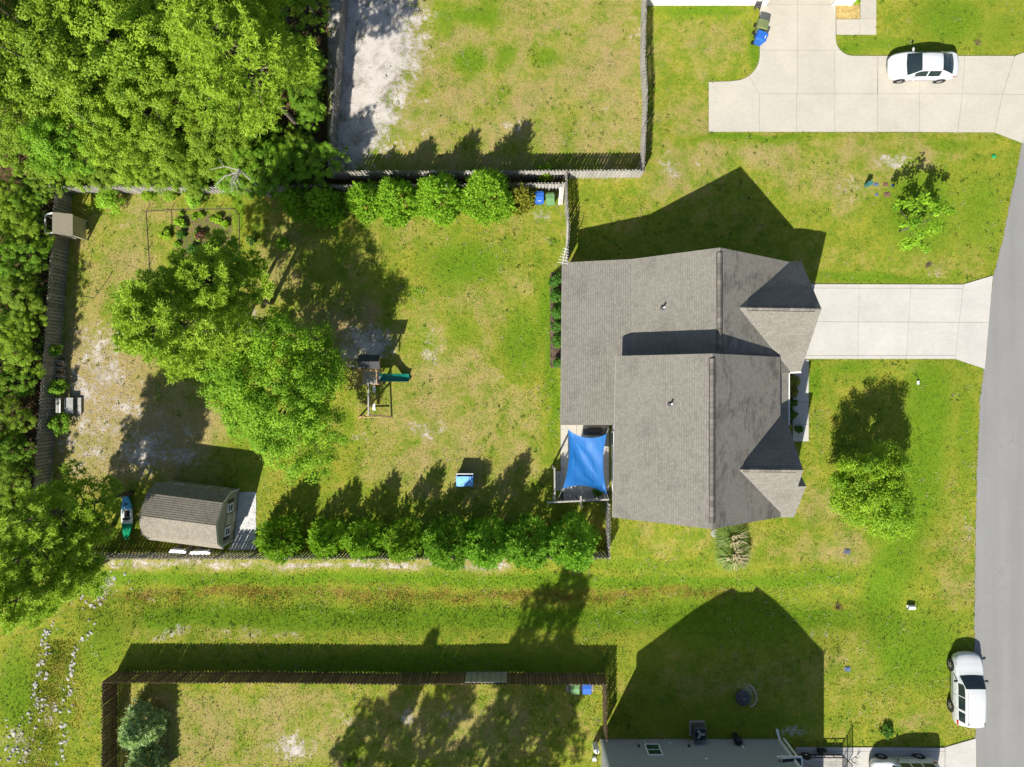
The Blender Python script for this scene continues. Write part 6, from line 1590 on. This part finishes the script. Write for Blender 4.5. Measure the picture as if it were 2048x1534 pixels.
# ------------------------------------------------------------------ white house at the top edge
th = thing('white_house', 'white house at the top edge above the wide driveway', 'house', W(1480, 0, 0))
yA = W(0, 11, 0).y; xa0, xa1, xb0, xb1 = W(1285, 0, 0).x, W(1529, 0, 0).x, W(1664, 0, 0).x, W(1700, 0, 0).x
def twall(p, out): return wall([Vector(q) for q in p], out, th, MAT['siding_white'], .16)
yB = yA+2.2; yC = yA+11; hh = 2.7
twall([(xa0, yA, 0), (xa1, yA, 0), (xa1, yA, hh), (xa0, yA, hh)], (0, -1, 0)); twall([(xb0, yA, 0), (xb1, yA, 0), (xb1, yA, hh), (xb0, yA, hh)], (0, -1, 0))
twall([(xa1, yA, 0), (xa1, yB, 0), (xa1, yB, hh), (xa1, yA, hh)], (1, 0, 0)); twall([(xb0, yA, 0), (xb0, yB, 0), (xb0, yB, hh), (xb0, yA, hh)], (-1, 0, 0)); twall([(xb1, yA, 0), (xb1, yC, 0), (xb1, yC, hh), (xb1, yA, hh)], (1, 0, 0))
twall([(xa0, yA, 0), (xa0, yC, 0), (xa0, yC, hh), (xa0, yA, hh)], (-1, 0, 0)); twall([(xa0, yC, 0), (xb1, yC, 0), (xb1, yC, hh), (xa0, yC, hh)], (0, 1, 0))
gd = MB()
for i in range(4): gd.box((xa1+.1, yB, .1+i*.55), (xb0-.1, yB+.05, .62+i*.55))
gd.build('garage_door', MAT['white'], th, world=True)
ym = (yA+yC)/2
roof_slope([Vector((xa0-.3, yA+.25, hh)), Vector((xb1+.3, yA+.25, hh)), Vector((xb1+.3, ym, hh+3.2)), Vector((xa0-.3, ym, hh+3.2))], th, MAT['shingle']); roof_slope([Vector((xa0-.3, yC+.3, hh)), Vector((xa0-.3, ym, hh+3.2)), Vector((xb1+.3, ym, hh+3.2)), Vector((xb1+.3, yC+.3, hh))], th, MAT['shingle'])
for x in (xa0, xa1, xb0, xb1): MB().cbox((x, yA-.02, hh/2), (.13, .05, hh)).build('corner_board', MAT['white'], th, world=True)
for x in (1398, 1480): hwin((W(x, 0, 0).x, yA-.03, 1.6), (0, -1, 0), 1.2, 1.2, th, MAT['white'], MAT['glass'])
hr = thing('hose_cart', 'dark hose cart standing by the white house corner', 'hose cart', W(1513, 16, 0)); 
MB().cbox((0, .1, .5), (.38, .2, .1)).build('tray', MAT['dark_grey'], hr); MB().lathe([(.2, -.15), (.2, -.12), (.1, -.12), (.1, .12), (.2, .12), (.2, .15)], 16, (0, 0, .25), 'x').build('reel', MAT['dark_grey'], hr)
for s in (-1, 1): MB().tube([(s*.2, -.15, .03), (s*.18, .1, .6), (s*.15, .25, .95)], .018, 6).build('handle', MAT['dark_grey'], hr)
MB().tube([(-.15, .25, .95), (.15, .25, .95)], .018, 6).build('grip', MAT['dark_grey'], hr)
sbd = tag(MB().prism(px_poly([(1672, -30), (1719, -30), (1719, 38), (1672, 38)]), -.05, .035).build('straw_bed', MAT['straw']), kind='structure')
